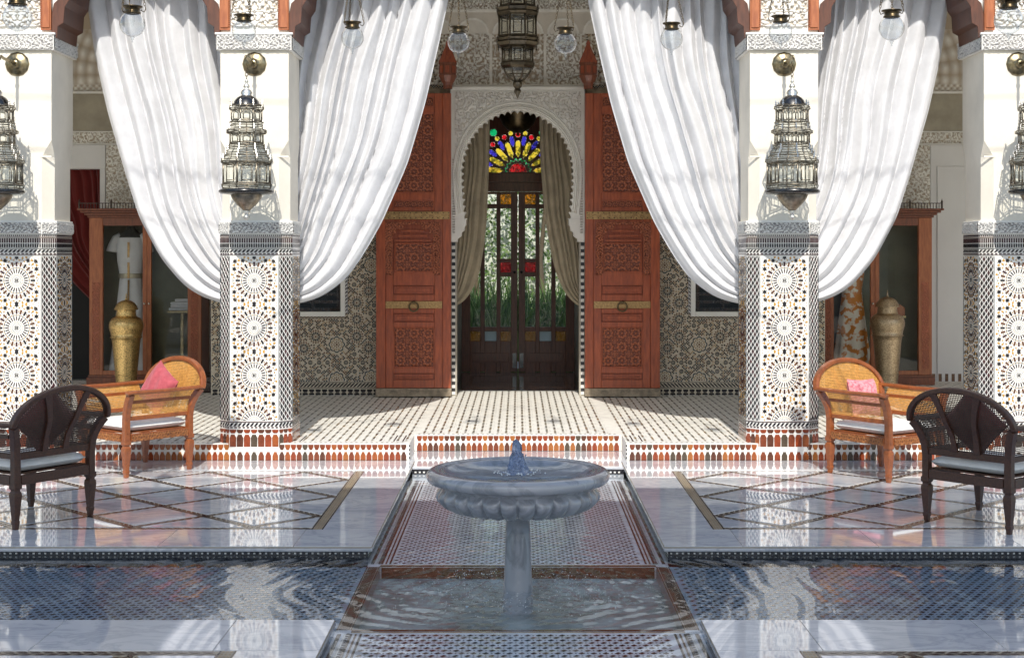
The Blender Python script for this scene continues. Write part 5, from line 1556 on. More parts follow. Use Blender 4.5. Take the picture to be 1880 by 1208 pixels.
for i in range(nr+1):
    r = .408*i/nr+.0005
    for k in range(na):
        a = 2*PI*k/na
        h = .0050*math.sin(r*95-1)*math.exp(-r*3)+.0035*math.sin(r*60*math.cos(a)+3)*math.sin(r*70*math.sin(a))
        V_.append((FX+r*math.cos(a), FY+r*math.sin(a), .588+h))
F_ = [(i*na+k, i*na+(k+1) % na, (i+1)*na+(k+1) % na, (i+1)*na+k) for i in range(nr) for k in range(na)]
b = MB(); b.add(V_, F_, 0)
tag(b.build('bowl_water', [M['water']], smooth=True), kind='structure')
b = MB(); pj = [(.075,.583),(.058,.60),(.046,.625),(.041,.65),(.034,.675),(.026,.70),(.024,.72),(.022,.745),(.014,.762),(.001,.772)]
V_ = []; nk = 28
for i, (r, z) in enumerate(pj):
    for k in range(nk):
        a = 2*PI*k/nk; rr = r*(1+.20*math.sin(5*a+i*1.3)+.14*math.sin(9*a-2*i)+.1*math.sin(3*a+i*2.1)); V_.append((FX+rr*math.cos(a)-.004*i*.3, FY+rr*math.sin(a), z+.002*math.sin(7*a+i)))
F_ = [(i*nk+k, i*nk+(k+1) % nk, (i+1)*nk+(k+1) % nk, (i+1)*nk+k) for i in range(len(pj)-1) for k in range(nk)]
b.add(V_, F_, 0)
mj, ntj, bj, oj = new_mat('water_jet')
bj.inputs['Base Color'].default_value = (.45,.56,.80,1); bj.inputs['Roughness'].default_value = .04; bj.inputs['Transmission Weight'].default_value = .8; bj.inputs['IOR'].default_value = 1.33
rgj = random.Random(9)
for k in range(40):
    a = rgj.uniform(0, 2*PI); r = rgj.uniform(.01,.10); b.ball((FX+r*math.cos(a), FY+r*math.sin(a), rgj.uniform(.60,.79)-r*1.2), rgj.uniform(.002,.0055), 5, 0)
jt = b.build('water_jet', [mj], smooth=True); tag(jt, 'small bubbling water jet in the middle of the fountain bowl', 'water jet')
b = MB()
for k in range(420):
    a = rgj.uniform(0, 2*PI); r = abs(rgj.gauss(.42, .12)); b.ball((FX+r*math.cos(a), FY+r*math.sin(a), WZ+.003+abs(rgj.gauss(0,.008))), rgj.uniform(.0012,.0032), 4, 0)
for k in range(60):
    a = rgj.uniform(0, 2*PI); r = rgj.gauss(.10, .03); b.ball((FX+r*math.cos(a), FY+r*math.sin(a), .592), rgj.uniform(.002,.005), 4, 0)
foam = pbr('foam', (.80,.84,.86), .15, var=.05, coat=.5)
tag(b.build('water_drops', [foam], smooth=True), kind='stuff')

# ================================================================== WALL LANTERNS
def lantern_tier(root, cx, cy, z0, z1, r, metal, glass, n=8, tr=.006):
    """glazed octagonal drum: metal posts and frames with one pane per side"""
    b = MB(); a0 = PI/8
    P_ = [(cx+r*math.cos(a0+2*PI*k/n), cy+r*math.sin(a0+2*PI*k/n)) for k in range(n)]
    for x, y in P_: b.tube([(x, y, z0), (x, y, (z0+z1)/2), (x, y, z1)], [tr*1.3, tr*.9, tr*1.3], 6)
    hgt = z1-z0
    for k in range(n):
        p, q = Vector((*P_[k], 0)), Vector((*P_[(k+1) % n], 0))
        for zz in (z0+.004, z1-.004): b.tube([(p.x, p.y, zz), (q.x, q.y, zz)], tr*.8, 5, cap=False)
        a, c = p.lerp(q, .24), p.lerp(q, .76)
        for w_ in (a, c): b.tube([(w_.x, w_.y, z0+hgt*.1), (w_.x, w_.y, z1-hgt*.1)], tr*.55, 5)
        for zz in (z0+hgt*.14, z1-hgt*.14): b.tube([(a.x, a.y, zz), (c.x, c.y, zz)], tr*.55, 5)
    t = b.build('tier', [M['nickel_dark'] if metal is M['silver'] else metal], root, smooth=True)
    for k in range(n):
        p, q = Vector((*P_[k], 0))*1, Vector((*P_[(k+1) % n], 0))*1
        cen = Vector((cx, cy, 0)); p = cen+(p-cen)*.975; q = cen+(q-cen)*.975
        b = MB(); b.add([(p.x,p.y,z0+.005),(q.x,q.y,z0+.005),(q.x,q.y,z1-.005),(p.x,p.y,z1-.005)], [(0,1,2,3)]); b.build('pane', [glass], t)
    return t
def octlathe(root, nm, prof, cx, cy, mt, n=8, bev=.0):
    b = MB(); b.lathe(prof, n, (cx, cy, 0), 0, PI/8 if n == 8 else 0); return b.build(nm, [mt], root, smooth=(n > 8), bevel=bev)
def turrets(root, cx, cy, r, z, sc, mt, n=8):
    b = MB()
    for k in range(n):
        a = PI/8+2*PI*k/n
        b.lathe([(.010*sc,0),(.007*sc,.008*sc),(.012*sc,.018*sc),(.006*sc,.030*sc),(.009*sc,.038*sc),(.001,.058*sc)], 6, (cx+r*math.cos(a), cy+r*math.sin(a), z))
    b.build('turret', [mt], root, kind='stuff')
def filigree(root, cx, cy, prof, mt, t=.0042, sub=2):
    """dark wire work laid over a faceted profile: ribs on every edge, rings at every step, small arches between"""
    b = MB()
    for k in range(8*sub):
        a = PI/8+2*PI*k/(8*sub); f = 1.0 if k % sub == 0 else math.cos(PI/8)
        b.tube([(cx+(p*f+.002)*math.cos(a), cy+(p*f+.002)*math.sin(a), z) for p, z in prof], t if k % sub == 0 else t*.7, 4)
    for p, z in prof:
        b.tube([(cx+(p+.003)*math.cos(PI/8+PI/4*k), cy+(p+.003)*math.sin(PI/8+PI/4*k), z) for k in range(8)], t*.9, 4, closed=True)
    p, z = prof[-1]
    for k in range(8):
        A = Vector((p*math.cos(PI/8+PI/4*k), p*math.sin(PI/8+PI/4*k), 0)); B = Vector((p*math.cos(PI/8+PI/4*(k+1)), p*math.sin(PI/8+PI/4*(k+1)), 0))
        for q in range(2):
            c = A.lerp(B, .25+.5*q); h = (B-A)*.2; pts = []
            for i in range(7):
                t_ = PI*i/6; v = c+h*math.cos(t_); pts.append((cx+v.x*1.01, cy+v.y*1.01, z-.012*math.sin(t_)-.002))
            b.tube(pts, t*.6, 4)
    b.build('filigree', [mt], root, smooth=True, kind='stuff')
def make_lantern():
    root = thing('lantern', 'x', 'lantern')
    S = 216.7; Z = lambda y: 1.8-(y-468)/S; r = lambda p: p/S
    mt, gl = M['silver'], M['lantern_glass']
    b = MB()
    z = Z(146)
    for k in range(5):
        zc = z+.012+k*.030
        pts = [((.011*math.cos(t) if k % 2 else 0), (0 if k % 2 else .011*math.cos(t)), zc+.019*math.sin(t)) for t in [2*PI*i/12 for i in range(12)]]
        b.tube(pts, .003, 5, closed=True)
    b.build('chain', [M['brass_dark']], root, smooth=True)
    octlathe(root, 'finial', [(.001,Z(143)),(r(1.5),Z(147)),(r(3.5),Z(150)),(r(1.5),Z(153)),(r(5),Z(157)),(r(6),Z(160)),(r(3),Z(163)),(r(8),Z(166)),(r(11),Z(171)),(r(9),Z(175)),(r(12),Z(177))], 0, 0, mt, 16)
    octlathe(root, 'dome', [(r(12),Z(177)),(r(17),Z(180)),(r(22),Z(186)),(r(25),Z(194))], 0, 0, M['steel_dark'], 24)
    octlathe(root, 'cornice', [(r(25),Z(193)),(r(32),Z(196)),(r(33),Z(200)),(r(29),Z(203))], 0, 0, gl)
    turrets(root, 0, 0, r(30), Z(196), .95, mt)
    lantern_tier(root, 0, 0, Z(223), Z(202), r(29.5), mt, gl, tr=.0055)
    octlathe(root, 'cornice', [(r(29),Z(223)),(r(32),Z(226)),(r(30),Z(231)),(r(33),Z(238)),(r(38),Z(241)),(r(38),Z(244)),(r(32),Z(246))], 0, 0, gl)
    turrets(root, 0, 0, r(31), Z(229), .6, mt)
    lantern_tier(root, 0, 0, Z(264), Z(245), r(32), mt, gl, tr=.0055)
    octlathe(root, 'roof', [(r(31),Z(264)),(r(34),Z(267)),(r(33),Z(272)),(r(41),Z(282)),(r(40),Z(286)),(r(48),Z(294)),(r(49),Z(298)),(r(45),Z(300))], 0, 0, gl)
    turrets(root, 0, 0, r(37), Z(276), .9, mt); turrets(root, 0, 0, r(46), Z(293), .75, mt)
    lantern_tier(root, 0, 0, Z(338), Z(300), r(45.5), mt, gl, tr=.0075)
    fd = M['nickel_dark']
    filigree(root, 0, 0, [(r(25),Z(193)),(r(32),Z(196)),(r(33),Z(200)),(r(29),Z(203))], fd)
    filigree(root, 0, 0, [(r(29),Z(223)),(r(32),Z(226)),(r(30),Z(231)),(r(33),Z(238)),(r(38),Z(241)),(r(38),Z(244)),(r(32),Z(246))], fd)
    filigree(root, 0, 0, [(r(31),Z(264)),(r(34),Z(267)),(r(33),Z(272)),(r(41),Z(282)),(r(40),Z(286)),(r(48),Z(294)),(r(49),Z(298)),(r(45),Z(300))], fd)
    filigree(root, 0, 0, [(r(45),Z(337)),(r(48),Z(340)),(r(46),Z(346))], fd)
    turrets(root, 0, 0, r(33), Z(238), .7, mt); turrets(root, 0, 0, r(41), Z(284), .7, mt)
    octlathe(root, 'base_moulding', [(r(45),Z(337)),(r(48),Z(340)),(r(46),Z(346)),(r(49),Z(349))], 0, 0, gl)
    octlathe(root, 'saucer', [(r(47),Z(348)),(r(50),Z(350)),(r(50.5),Z(353)),(r(47),Z(356)),(r(28),Z(358))], 0, 0, M['steel_dark'], 32)
    octlathe(root, 'cone', [(r(29),Z(356)),(r(29),Z(359)),(r(26),Z(366)),(r(18),Z(376)),(r(9),Z(384)),(r(6),Z(387))], 0, 0, fd, 16)
    octlathe(root, 'drop', [(r(6),Z(387)),(r(8),Z(389)),(r(4),Z(392)),(r(4),Z(396)),(r(7),Z(398)),(r(3),Z(403)),(.001,Z(404))], 0, 0, mt, 12)
    return root
def make_bracket():
    root = thing('wall_bracket', 'x', 'bracket')
    b = MB(); n = 36
    prof = [(.105,0),(.103,.008),(.085,.018),(.055,.030),(.032,.036),(.030,.05),(.036,.058),(.022,.066),(.001,.068)]
    V_ = []; 
    for r_, h in prof:
        for k in range(n): a = 2*PI*k/n; rr = r_*(1+.02*math.cos(12*a)); V_.append((rr*math.cos(a), -h, rr*math.sin(a)))
    F_ = [(i*n+k, i*n+(k+1) % n, (i+1)*n+(k+1) % n, (i+1)*n+k) for i in range(len(prof)-1) for k in range(n)]
    b.add(V_, F_, 0); b.build('rosette', [M['brass']], root, smooth=True)
    b = MB(); b.tube([(0,-.06,0),(0,-.2,.002),(0,-.33,.004),(0,-.39,.015),(0,-.415,.005),(0,-.405,-.018)], [.016,.013,.013,.012,.010,.006], 10); b.ball((0,-.2,.002), .02, 8); b.build('arm', [M['brass']], root, smooth=True)
    return root
lan = make_lantern(); brk = make_bracket()
ZB = 3.47
LL = ['tiered glass and nickel lantern on the far left pillar, cut by the picture edge', 'tiered glass and nickel lantern on the pillar left of the doorway', 'tiered glass and nickel lantern on the pillar right of the doorway', 'tiered glass and nickel lantern on the far right pillar, half outside the picture']
LB = ['round brass wall bracket on the far left pillar', 'round brass wall bracket on the pillar left of the doorway', 'round brass wall bracket on the pillar right of the doorway', 'round brass wall bracket on the far right pillar']
for i, (x, _) in enumerate(PX):
    o = lan if i == 0 else copy_tree(lan); o.location = (x+(-.03,0.01,-.01,.01)[i], 12.0, 0); o.rotation_euler = (0, 0, i*.21)
    tag(o, LL[i], 'lantern', 'tiered lanterns on the pillars')
    o = brk if i == 0 else copy_tree(brk); o.location = (x, 12.416, ZB)
    tag(o, LB[i], 'bracket', 'brass brackets carrying the lanterns')

# ---- great lantern hanging in the porch
root = thing('hanging_lantern', 'long dark bronze lantern hanging on the centre axis above the archway', 'lantern', (0, 14.7, 3.4))
S = 176.9; Z = lambda y: 1.8-(y-468)/S; r = lambda p: p/S
mt, gl = M['bronze_grey'], M['lantern_glass_dark']
cx, cy = -.005, 14.7
octlathe(root, 'spear', [(.001,Z(182)),(r(3),Z(176)),(r(7.5),Z(168)),(r(5),Z(163)),(r(8),Z(160)),(r(9.5),Z(156)),(r(9),Z(152)),(r(6),Z(149))], cx, cy, mt, 8)
b = MB(); prof = [(r(8),Z(149)),(r(14),Z(145)),(r(21),Z(138)),(r(26),Z(129)),(r(27),Z(126))]
octlathe(root, 'bowl', prof, cx, cy, gl, 8)
b = MB()
for k in range(8):
    a = PI/8+PI/4*k; b.tube([(cx+p*1.01*math.cos(a), cy+p*1.01*math.sin(a), z) for p, z in prof], .008, 5)
for p, z in (prof[0], prof[2], prof[4]): b.tube([(cx+p*1.01*math.cos(PI/8+PI/4*k), cy+p*1.01*math.sin(PI/8+PI/4*k), z) for k in range(8)], .007, 5, closed=True)
b.build('bowl_ribs', [mt], root, smooth=True)
octlathe(root, 'cornice', [(r(27),Z(127)),(r(33),Z(123)),(r(34),Z(118)),(r(30),Z(115))], cx, cy, mt)
lantern_tier(root, cx, cy, Z(116), Z(90), r(30), mt, gl, tr=.009)
octlathe(root, 'cornice', [(r(30),Z(90)),(r(37),Z(86)),(r(41),Z(80)),(r(38),Z(77)),(r(41),Z(73)),(r(37),Z(69))], cx, cy, mt)
lantern_tier(root, cx, cy, Z(69), Z(30), r(36.5), mt, gl, tr=.010)
octlathe(root, 'cornice', [(r(37),Z(30)),(r(41),Z(26)),(r(38),Z(22)),(r(41),Z(17)),(r(34),Z(13))], cx, cy, mt)
lantern_tier(root, cx, cy, Z(13), Z(-25), r(33), mt, gl, tr=.009)
octlathe(root, 'cornice', [(r(33),Z(-25)),(r(37),Z(-29)),(r(31),Z(-36)),(r(20),Z(-60)),(r(6),Z(-75)),(r(4),Z(-80))], cx, cy, mt)
turrets(root, cx, cy, r(40), Z(80), 1.1, mt); turrets(root, cx, cy, r(40), Z(22), 1.1, mt)
b = MB(); b.tube([(cx, cy, Z(-78)), (cx, cy, 5.5)], .008, 8); b.build('rod', [mt], root)
b = MB()
for z_, rr in ((Z(119), .17), (Z(84), .215), (Z(24), .215)):
    for k in range(8):
        a = PI/4*k+PI/8; b.lathe([(.001,-.05),(.008,-.03),(.004,-.015),(.009,0),(.004,.01)], 6, (cx+rr*math.cos(a), cy+rr*math.sin(a), z_))
b.build('pendant', [mt], root, kind='stuff')

# ---- ring of glass globes over the court
CR, CYR, RZ = 2.9, 7.75, 3.86
root = thing('ring_chandelier', 'thin bronze ring hung high over the fountain carrying glass globes', 'chandelier', (0, CYR, RZ))
b = MB(); b.tube([(CR*math.cos(2*PI*k/96), CYR+CR*math.sin(2*PI*k/96), RZ) for k in range(96)], .0075, 8, closed=True); b.build('ring', [M['brass_dark']], root, smooth=True)
b = MB()
for k in range(4):
    a = PI/4+PI/2*k; b.tube([(CR*math.cos(a), CYR+CR*math.sin(a), RZ), (0, CYR, 7.6)], .004, 5)
b.tube([(-14, CYR, 7.9), (0, CYR, 7.6), (14, CYR, 7.9)], .008, 6)
b.build('hanger', [M['brass_dark']], root)
b = MB(); b.tube([(-10, 9.0, 6.05), (0, 9.0, 6.0), (10, 9.0, 6.05)], .006, 6)
tag(b.build('steel_cable', [M['steel_dark']]), 'thin dark cable strung across the court high above the water', 'cable')
def make_globe():
    root = thing('glass_globe', 'x', 'globe lamp')
    R_ = .083
    b = MB(); b.lathe([(.001,-R_)]+[(R_*math.sin(t), -R_*math.cos(t)) for t in [math.radians(8+140*i/18) for i in range(19)]]+[(.043,.085)], 32, (0,0,0)); b.build('glass_bowl', [M['globe']], root, smooth=True)
    b = MB(); b.lathe([(.046,.066),(.054,.070),(.055,.075),(.048,.080),(.047,.100),(.052,.104),(.066,.110),(.066,.116),(.040,.120),(.001,.122)], 28, (0,0,0)); b.build('collar', [M['brass_dark']], root, smooth=True)
    b = MB(); b.lathe([(.012,-.082),(.016,-.088),(.008,-.094),(.010,-.100),(.001,-.110)], 10, (0,0,0)); b.ball((0,0,-.115), .006, 5); b.build('drop', [M['globe']], root, smooth=True)
    for k in range(3):
        a = PI/2+2*PI*k/3+.4; c, s = math.cos(a), math.sin(a); b = MB()
        b.tube([(.055*c,.055*s,.095),(.078*c,.078*s,.085),(.088*c,.088*s,.105),(.082*c,.082*s,.130)], .0035, 5)
        b.build('hook', [M['brass_dark']], root, smooth=True)
    lm = None
    L0 = .50
    b = MB()
    for k in range(3):
        a = PI/2+2*PI*k/3+.4; c, s = math.cos(a), math.sin(a)
        n = 21
        for i in range(n):
            t = (i+.5)/n; r0 = .083*(1-t)+.010*t; zc = .13+t*(L0-.14)
            tw = (i % 2)*PI/2+a
            pts = [(r0*c+.0065*math.cos(w)*math.cos(tw), r0*s+.0065*math.cos(w)*math.sin(tw), zc+.0125*math.sin(w)) for w in [2*PI*j/8 for j in range(8)]]
            b.tube(pts, .0022, 4, closed=True)
    b.build('chain', [M['brass_dark']], root, smooth=True)
    b = MB(); b.lathe([(.001,.122),(.018,.122),(.014,.108),(.016,.02),(.010,-.01),(.001,-.02)], 10, (0,0,0)); b.build('wick_tube', [M['glass']], root, smooth=True)
    return root
gp = make_globe()
GL = [(32,32,'first glass globe at the upper left, in front of the far left pillar'), (243,45,'glass globe hanging in front of the far left white drape'), (448,58,'glass globe above the left lantern, before the carved pillar head'), (647,70,'glass globe in front of the white drape left of the doorway'),
      (842,78,'glass globe left of the great bronze lantern'), (1038,80,'glass globe right of the great bronze lantern'), (1233,72,'glass globe in front of the white drape right of the doorway'), (1433,60,'glass globe above the right lantern, before the carved pillar head'), (1637,52,'glass globe hanging in front of the far right white drape'), (1852,38,'last glass globe at the upper right, in front of the far right pillar')]
for i, (px, py, lab) in enumerate(GL):
    q = (px-951)/2600; A = 1+q*q; B = -2*CYR; Cc = CYR**2-CR**2; dsc = max(0, B*B-4*A*Cc)
    Y = (-B+math.sqrt(dsc))/(2*A); x = q*Y; z = 1.8-(py-468)*Y/2600
    o = gp if i == 0 else copy_tree(gp); o.location = (x, Y, z); o.rotation_euler = (0, 0, i*.7)
    o['label'] = lab; o['category'] = 'globe lamp'; o['group'] = 'glass globes hanging from the ring'

# ================================================================== ARMCHAIRS
def make_chair(wood, cane, carved):
    root = thing('armchair', 'x', 'armchair')
    H = .31
    pz = [.28,.36,.45,.52,.59,.64,.675,.690]; po = [0,0,.0,.006,.022,.045,.065,.074]
    off = lambda z: float(np.interp(z, pz+[.93], po+[.150]))
    offs = lambda z: float(np.interp(z, pz, po))
    def leg(sx, sy):
        b = MB(); x, y = sx*H, sy*H
        sec = [(0,.015),(.03,.017),(.035,.020),(.055,.021),(.06,.018),(.22,.030),(.245,.028),(.25,.022),(.262,.022),(.268,.030),(.30,.030)]
        V_ = []
        for z, h in sec: V_ += [(x-h,y-h,z),(x+h,y-h,z),(x+h,y+h,z),(x-h,y+h,z)]
        F_ = [(i*4+k, i*4+(k+1) % 4, (i+1)*4+(k+1) % 4, (i+1)*4+k) for i in range(len(sec)-1) for k in range(4)]+[(3,2,1,0)]
        b.add(V_, F_); b.build('leg', [wood], root, bevel=.003)
    for sx in (-1, 1):
        for sy in (-1, 1): leg(sx, sy)
    # posts
    for sx in (-1, 1):
        for sy in (-1, 1):
            pts = [(sx*(H+offs(z)), sy*H+(sy*off(z) if sy > 0 else 0), z) for z in (.28,.36,.45,.52,.57,.61,.645,.68)]
            b = MB(); b.bar(pts, .050, .050, up=(0, 1, 0)); b.build('post', [wood], root, bevel=.005)
    # aprons
    for nm, x0, x1, y0, y1 in (('apron',-H+.03,H-.03,-H-.024,-H+.012),('apron',-H+.03,H-.03,H-.012,H+.024),('apron',-H-.024,-H+.012,-H+.03,H-.03),('apron',H-.012,H+.024,-H+.03,H-.03)):
        b = MB(); b.box(x0, x1, y0, y1, .288, .352, 0); b.build(nm, [wood], root, bevel=.004)
    if carved:
        fn = lambda U, V: rosette_relief(U, V-.32, .052, 5, 12)
        for ang in (0, PI/2, -PI/2):
            relief_panel('carved_apron', face_map(ang, H+.025), -.275, .275, .292, .348, .006, .008, fn, [M['chair_carved']], root)
    # arm panels: rails, top rail
    def side_pt(sx, t, z): return (sx*(H+offs(z)), -H+t*2*H+(t*off(z) if t > .5 else 0)*0, z)
    for sx in (-1, 1):
        for z, w_, d_, nm in ((.475,.020,.034,'arm_rail'),(.610,.020,.026,'arm_rail')):
            b = MB(); b.bar([side_pt(sx, t, z) for t in (.035,.5,.965)], w_, d_); b.build(nm, [wood], root, bevel=.003)
        b = MB(); pts = [(sx*(H+.072), -H-.045, .688),(sx*(H+.075), -H, .692),(sx*(H+.075), 0, .688),(sx*(H+.075), H, .692),(sx*(H+.072), H+.08, .692)]
        b.bar(pts, .058, .030); b.build('arm_top', [wood], root, bevel=.010)
        b = MB()
        for k in range(40):
            z = .492+k*.0055*1.0
            if z > .70: break
        zz = .494
        while zz < .675:
            b.bar([side_pt(sx, t, zz) for t in (.03,.97)], .0012, .0052); zz += .0125
        t = .05
        while t < .96:
            b.bar([side_pt(sx, t, z) for z in (.485,.55,.59,.63,.66,.685)], .0052, .0012, up=(1,0,0)); t += .0205
        b.build('arm_cane', [cane], root, kind='stuff')
    # back
    bp = lambda x, z: (x, H+off(z), z)
    AW = H+.082; AZ0 = .680; AH = .232
    arch = [(AW*math.cos(t), AZ0+AH*math.sin(t)) for t in [PI*i/30 for i in range(31)]]
    b = MB(); b.bar([bp(x, z) for x, z in arch], .036, .050, up=(0,1,0)); b.build('back_arch', [wood], root, bevel=.008)
    b = MB(); b.bar([bp(x, .475) for x in (-H, 0, H)], .024, .045); b.build('back_rail', [wood], root, bevel=.003)
    for x0, x1 in ((-.085,-.17),(.085,.17)):
        b = MB(); pts = []
        for i in range(9):
            t = i/8; z = .49+t*(.395 if True else 0); x = x0+(x1-x0)*(t**2)
            z = min(z, AZ0+AH*math.sqrt(max(0, 1-(x/AW)**2)))
            p = bp(x, z); pts.append((p[0], p[1]+.012, p[2]))
        b.bar(pts, .016, [.052,.044,.038,.036,.036,.038,.042,.048,.056], up=(1,0,0)); b.build('back_splat', [wood], root, bevel=.003)
    b = MB()
    def halfw(z):
        if z <= AZ0: return H+offs(min(z,.690))
        q = (z-AZ0)/AH
        return AW*math.sqrt(max(0, 1-q*q))
    z = .500
    while z < AZ0+AH-.01:
        w_ = halfw(z)-.012; b.bar([bp(x, z) for x in (-w_, 0, w_)], .0012, .0052); z += .0125
    x = -AW+.02
    while x < AW-.02:
        ztop = AZ0+AH*math.sqrt(max(0, 1-(x/AW)**2))-.006
        zlow = .49
        if abs(x) > H: zlow = float(np.interp(abs(x)-H, po[2:], pz[2:]))
        if ztop-zlow > .03:
            b.bar([bp(x, zlow+(ztop-zlow)*k/7) for k in range(8)], .0052, .0012, up=(0,1,0))
        x += .0125
    b.build('back_cane', [cane], root, kind='stuff')
    # cushion
    b = MB(); nu = 24; 
    for top in (1, -1):
        U, V = np.meshgrid(np.linspace(-1, 1, nu+1), np.linspace(-1, 1, nu+1), indexing='ij')
        e = (1-np.abs(U)**10)*(1-np.abs(V)**10); e = np.clip(e, 0, 1)**.35
        Zc = .402+top*.036*e+(.008*(1-U**2)*(1-V**2) if top > 0 else 0)
        b.grid(np.stack([U*.292, V*.292, Zc], -1), nu, nu, 0)
    b.build('seat_cushion', [M['cushion']], root, smooth=True)
    b = MB(); b.tube([(.29*a, .29*c, .402) for a, c in ((-1,-1),(1,-1),(1,1),(-1,1))], .004, 5, closed=True); b.build('piping', [M['cushion']], root)
    b = MB(); b.box(-.285, .285, -.285, .285, .352, .362, 0); b.build('seat_base', [wood], root)
    return root
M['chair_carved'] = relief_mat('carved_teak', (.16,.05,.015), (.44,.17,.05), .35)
M['wood_chair_dark'] = wood('dark_stained_teak', (.080,.030,.015), (.040,.015,.009), .42, (12,12,12), coat=.1)
cA = make_chair(M['wood_chair'], M['cane'], True)
cB = make_chair(M['wood_chair_dark'], M['cane_dark'], False)
CH_ = [(cA, -3.2, 11.865, -40.1, 'honey coloured cane armchair with a deep pink cushion, left side'), (cB, -3.39, 9.71, -122.3, 'dark cane armchair seen from behind at the left edge'),
       (None, 3.01, 11.62, 34.3, 'honey coloured cane armchair with a pale pink cushion, right side'), (None, 3.21, 9.56, 129.2, 'dark cane armchair seen from behind at the right edge')]
for i, (c, x, y, a, lab) in enumerate(CH_):
    o = c if c is not None else copy_tree(cA if i == 2 else cB)
    o.location = (x, y, 0); o.rotation_euler = (0, 0, math.radians(a)); tag(o, lab, 'armchair', 'cane armchairs on the marble')
def pillow(x, y, rz, size, lean, roll, mt, lab, lz, ly=.17, lx=0.0, t=.075):
    n = 26; U, V = np.meshgrid(np.linspace(-1, 1, n+1), np.linspace(-1, 1, n+1), indexing='ij')
    root = thing('pillow', lab, 'pillow', (0, 0, 0))
    b = MB()
    e = (1-U**4)*(1-V**4)
    pin = 1-.07*(1-np.abs(U)**2)*0
    Xc = U*size/2*(1-.07*(1-V**2)*np.abs(U)); Zc = V*size/2*(1-.07*(1-U**2)*np.abs(V))
    for s in (1, -1):
        b.grid(np.stack([Xc, s*t*np.clip(e, 0, 1)**.6+.004*np.sin(9*U+3*V), Zc], -1), n, n, 0)
    b.build('cover', [mt], root, smooth=True)
    pts = [(float(Xc[i, 0]), 0, float(Zc[i, 0])) for i in range(n)]+[(float(Xc[n, j]), 0, float(Zc[n, j])) for j in range(n)]+[(float(Xc[n-i, n]), 0, float(Zc[n-i, n])) for i in range(n)]+[(float(Xc[0, n-j]), 0, float(Zc[0, n-j])) for j in range(n)]
    b = MB(); b.tube(pts, .004, 5, closed=True); b.build('piping', [mt], root, smooth=True)
    mr = Matrix.Rotation(rz, 4, 'Z') @ Matrix.Translation((lx, ly, lz)) @ Matrix.Rotation(lean, 4, 'X') @ Matrix.Rotation(roll, 4, 'Y')
    root.matrix_world = Matrix.Translation((x, y, 0)) @ mr
    root.location = (Matrix.Translation((x, y, 0)) @ mr).to_translation()
    root.rotation_euler = mr.to_euler()
rd = math.radians
pillow(-3.2, 11.865, rd(-40.1), .36, rd(-18), rd(28), M['pink'], 'deep pink velvet pillow tilted in the left honey coloured armchair', .665, .21, .02)
pillow(3.01, 11.62, rd(34.3), .31, rd(-16), rd(2), M['pink_pale'], 'pale rose damask pillow upright in the right honey coloured armchair', .615, .20, -.03)
pillow(-3.39, 9.71, rd(-122.3), .35, rd(-16), rd(45), M['pink_shaded'], 'pink pillow with shade in its colour, seen through the cane of the left dark armchair', .68, .23, 0)
pillow(3.21, 9.56, rd(129.2), .35, rd(-16), rd(45), M['pink_shaded'], 'pink pillow with shade in its colour, seen through the cane of the right dark armchair', .68, .23, 0)

# ================================================================== GARDEN beyond the doors
b = MB(); b.box(-14, 14, 20.61, 60, -.2, .10, 0)
tag(b.build('garden_ground', [pbr('gravel', (.50,.44,.36), .9, var=.25, vs_=60, bump=.5, bs=80)]), kind='structure')
leaf_m = [cloth_mat('hedge_leaf_%d' % i, c, .35, bump=0, var=.3) for i, c in enumerate([(.17,.30,.07),(.25,.38,.11),(.09,.19,.05),(.38,.48,.20)])]
rg = random.Random(77)
b = MB()
for k in range(13500):
    x = rg.uniform(-3.2, 3.2); z = rg.uniform(.15, 3.75)+.15*math.sin(x*5); y = 25.6+abs(rg.gauss(0, .25))-.2*math.sin(x*4+z*3)
    s_ = rg.uniform(.025, .055); d = Vector((rg.uniform(-1,1), rg.uniform(-1,1), rg.uniform(-1,1))).normalized(); e = d.cross(Vector((rg.uniform(-1,1), rg.uniform(-1,1), rg.uniform(-1,1)))).normalized()
    p = Vector((x, y, z)); a, c = p-d*s_, p+d*s_
    b.add([tuple(a), tuple(p+e*s_*.5), tuple(c), tuple(p-e*s_*.5)], [(0,1,2,3)], rg.choice([0,0,1,1,2,3]))
tag(b.build('hedge', leaf_m), kind='stuff')
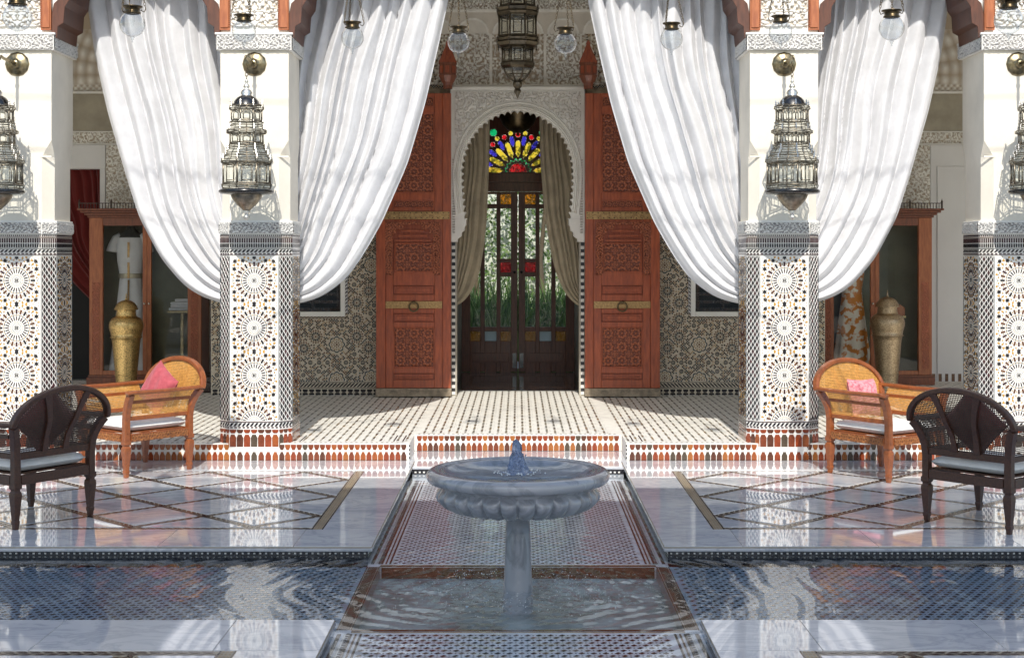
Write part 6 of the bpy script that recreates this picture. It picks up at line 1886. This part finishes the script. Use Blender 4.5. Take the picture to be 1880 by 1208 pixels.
b = MB(); b.box(-5, 5, 26.4, 26.6, .1, 3.5, 0)
tag(b.build('garden_wall', [pbr('garden_wall_paint', (.80,.77,.70), .8)]), 'pale garden wall behind the hedge seen through the glazed doors', 'wall')
b = MB()
for k in range(5000):
    x = rg.uniform(-2.2, 2.2); y = rg.uniform(22.6, 24.6); h = rg.uniform(.5, 1.15)*(1 if rg.random() < .8 else 1.3); lx = rg.gauss(0, .22); ly = rg.gauss(0, .15); w_ = rg.uniform(.008, .016)
    p0 = Vector((x, y, .1)); p1 = p0+Vector((lx*.35, ly*.35, h*.6)); p2 = p0+Vector((lx, ly, h))
    b.add([(p0.x-w_,p0.y,p0.z),(p0.x+w_,p0.y,p0.z),(p1.x+w_,p1.y,p1.z),(p1.x-w_,p1.y,p1.z),tuple(p2)], [(0,1,2,3),(3,2,4)], rg.choice([0,2,2,0,3]))
tag(b.build('border_grasses', leaf_m), kind='stuff')
# small pots of light beyond: tree trunks at the hedge foot
for i, x in enumerate((-.75, .42, .98)):
    root = thing('young_tree', ['slim tree trunk seen through the left sidelight panes', 'slim tree trunk seen just right of the door meeting line', 'slim tree trunk seen through the right sidelight panes'][i], 'tree', (x, 25.2, .1), 'slim trees in the garden')
    b = MB(); b.tube([(x, 25.2, .1), (x+.04, 25.2, .9), (x-.02, 25.22, 1.7), (x+.06, 25.2, 2.6), (x+.02, 25.2, 3.4)], [.06,.05,.045,.035,.02], 10); b.build('trunk', [pbr('bark', (.12,.085,.055), .9, bump=.6, bs=30)], root, smooth=True)
    b = MB()
    for k in range(700):
        p = Vector((x+rg.gauss(0,.35), 25.2+rg.gauss(0,.3), 3.4+rg.gauss(0,.35))); s_ = rg.uniform(.02,.05)
        d = Vector((rg.uniform(-1,1), rg.uniform(-1,1), rg.uniform(-1,1))).normalized(); e = d.cross(Vector((0,.3,1))).normalized()
        b.add([tuple(p-d*s_), tuple(p+e*s_*.5), tuple(p+d*s_), tuple(p-e*s_*.5)], [(0,1,2,3)], rg.choice([0,1,2]))
    b.build('crown', leaf_m, root)
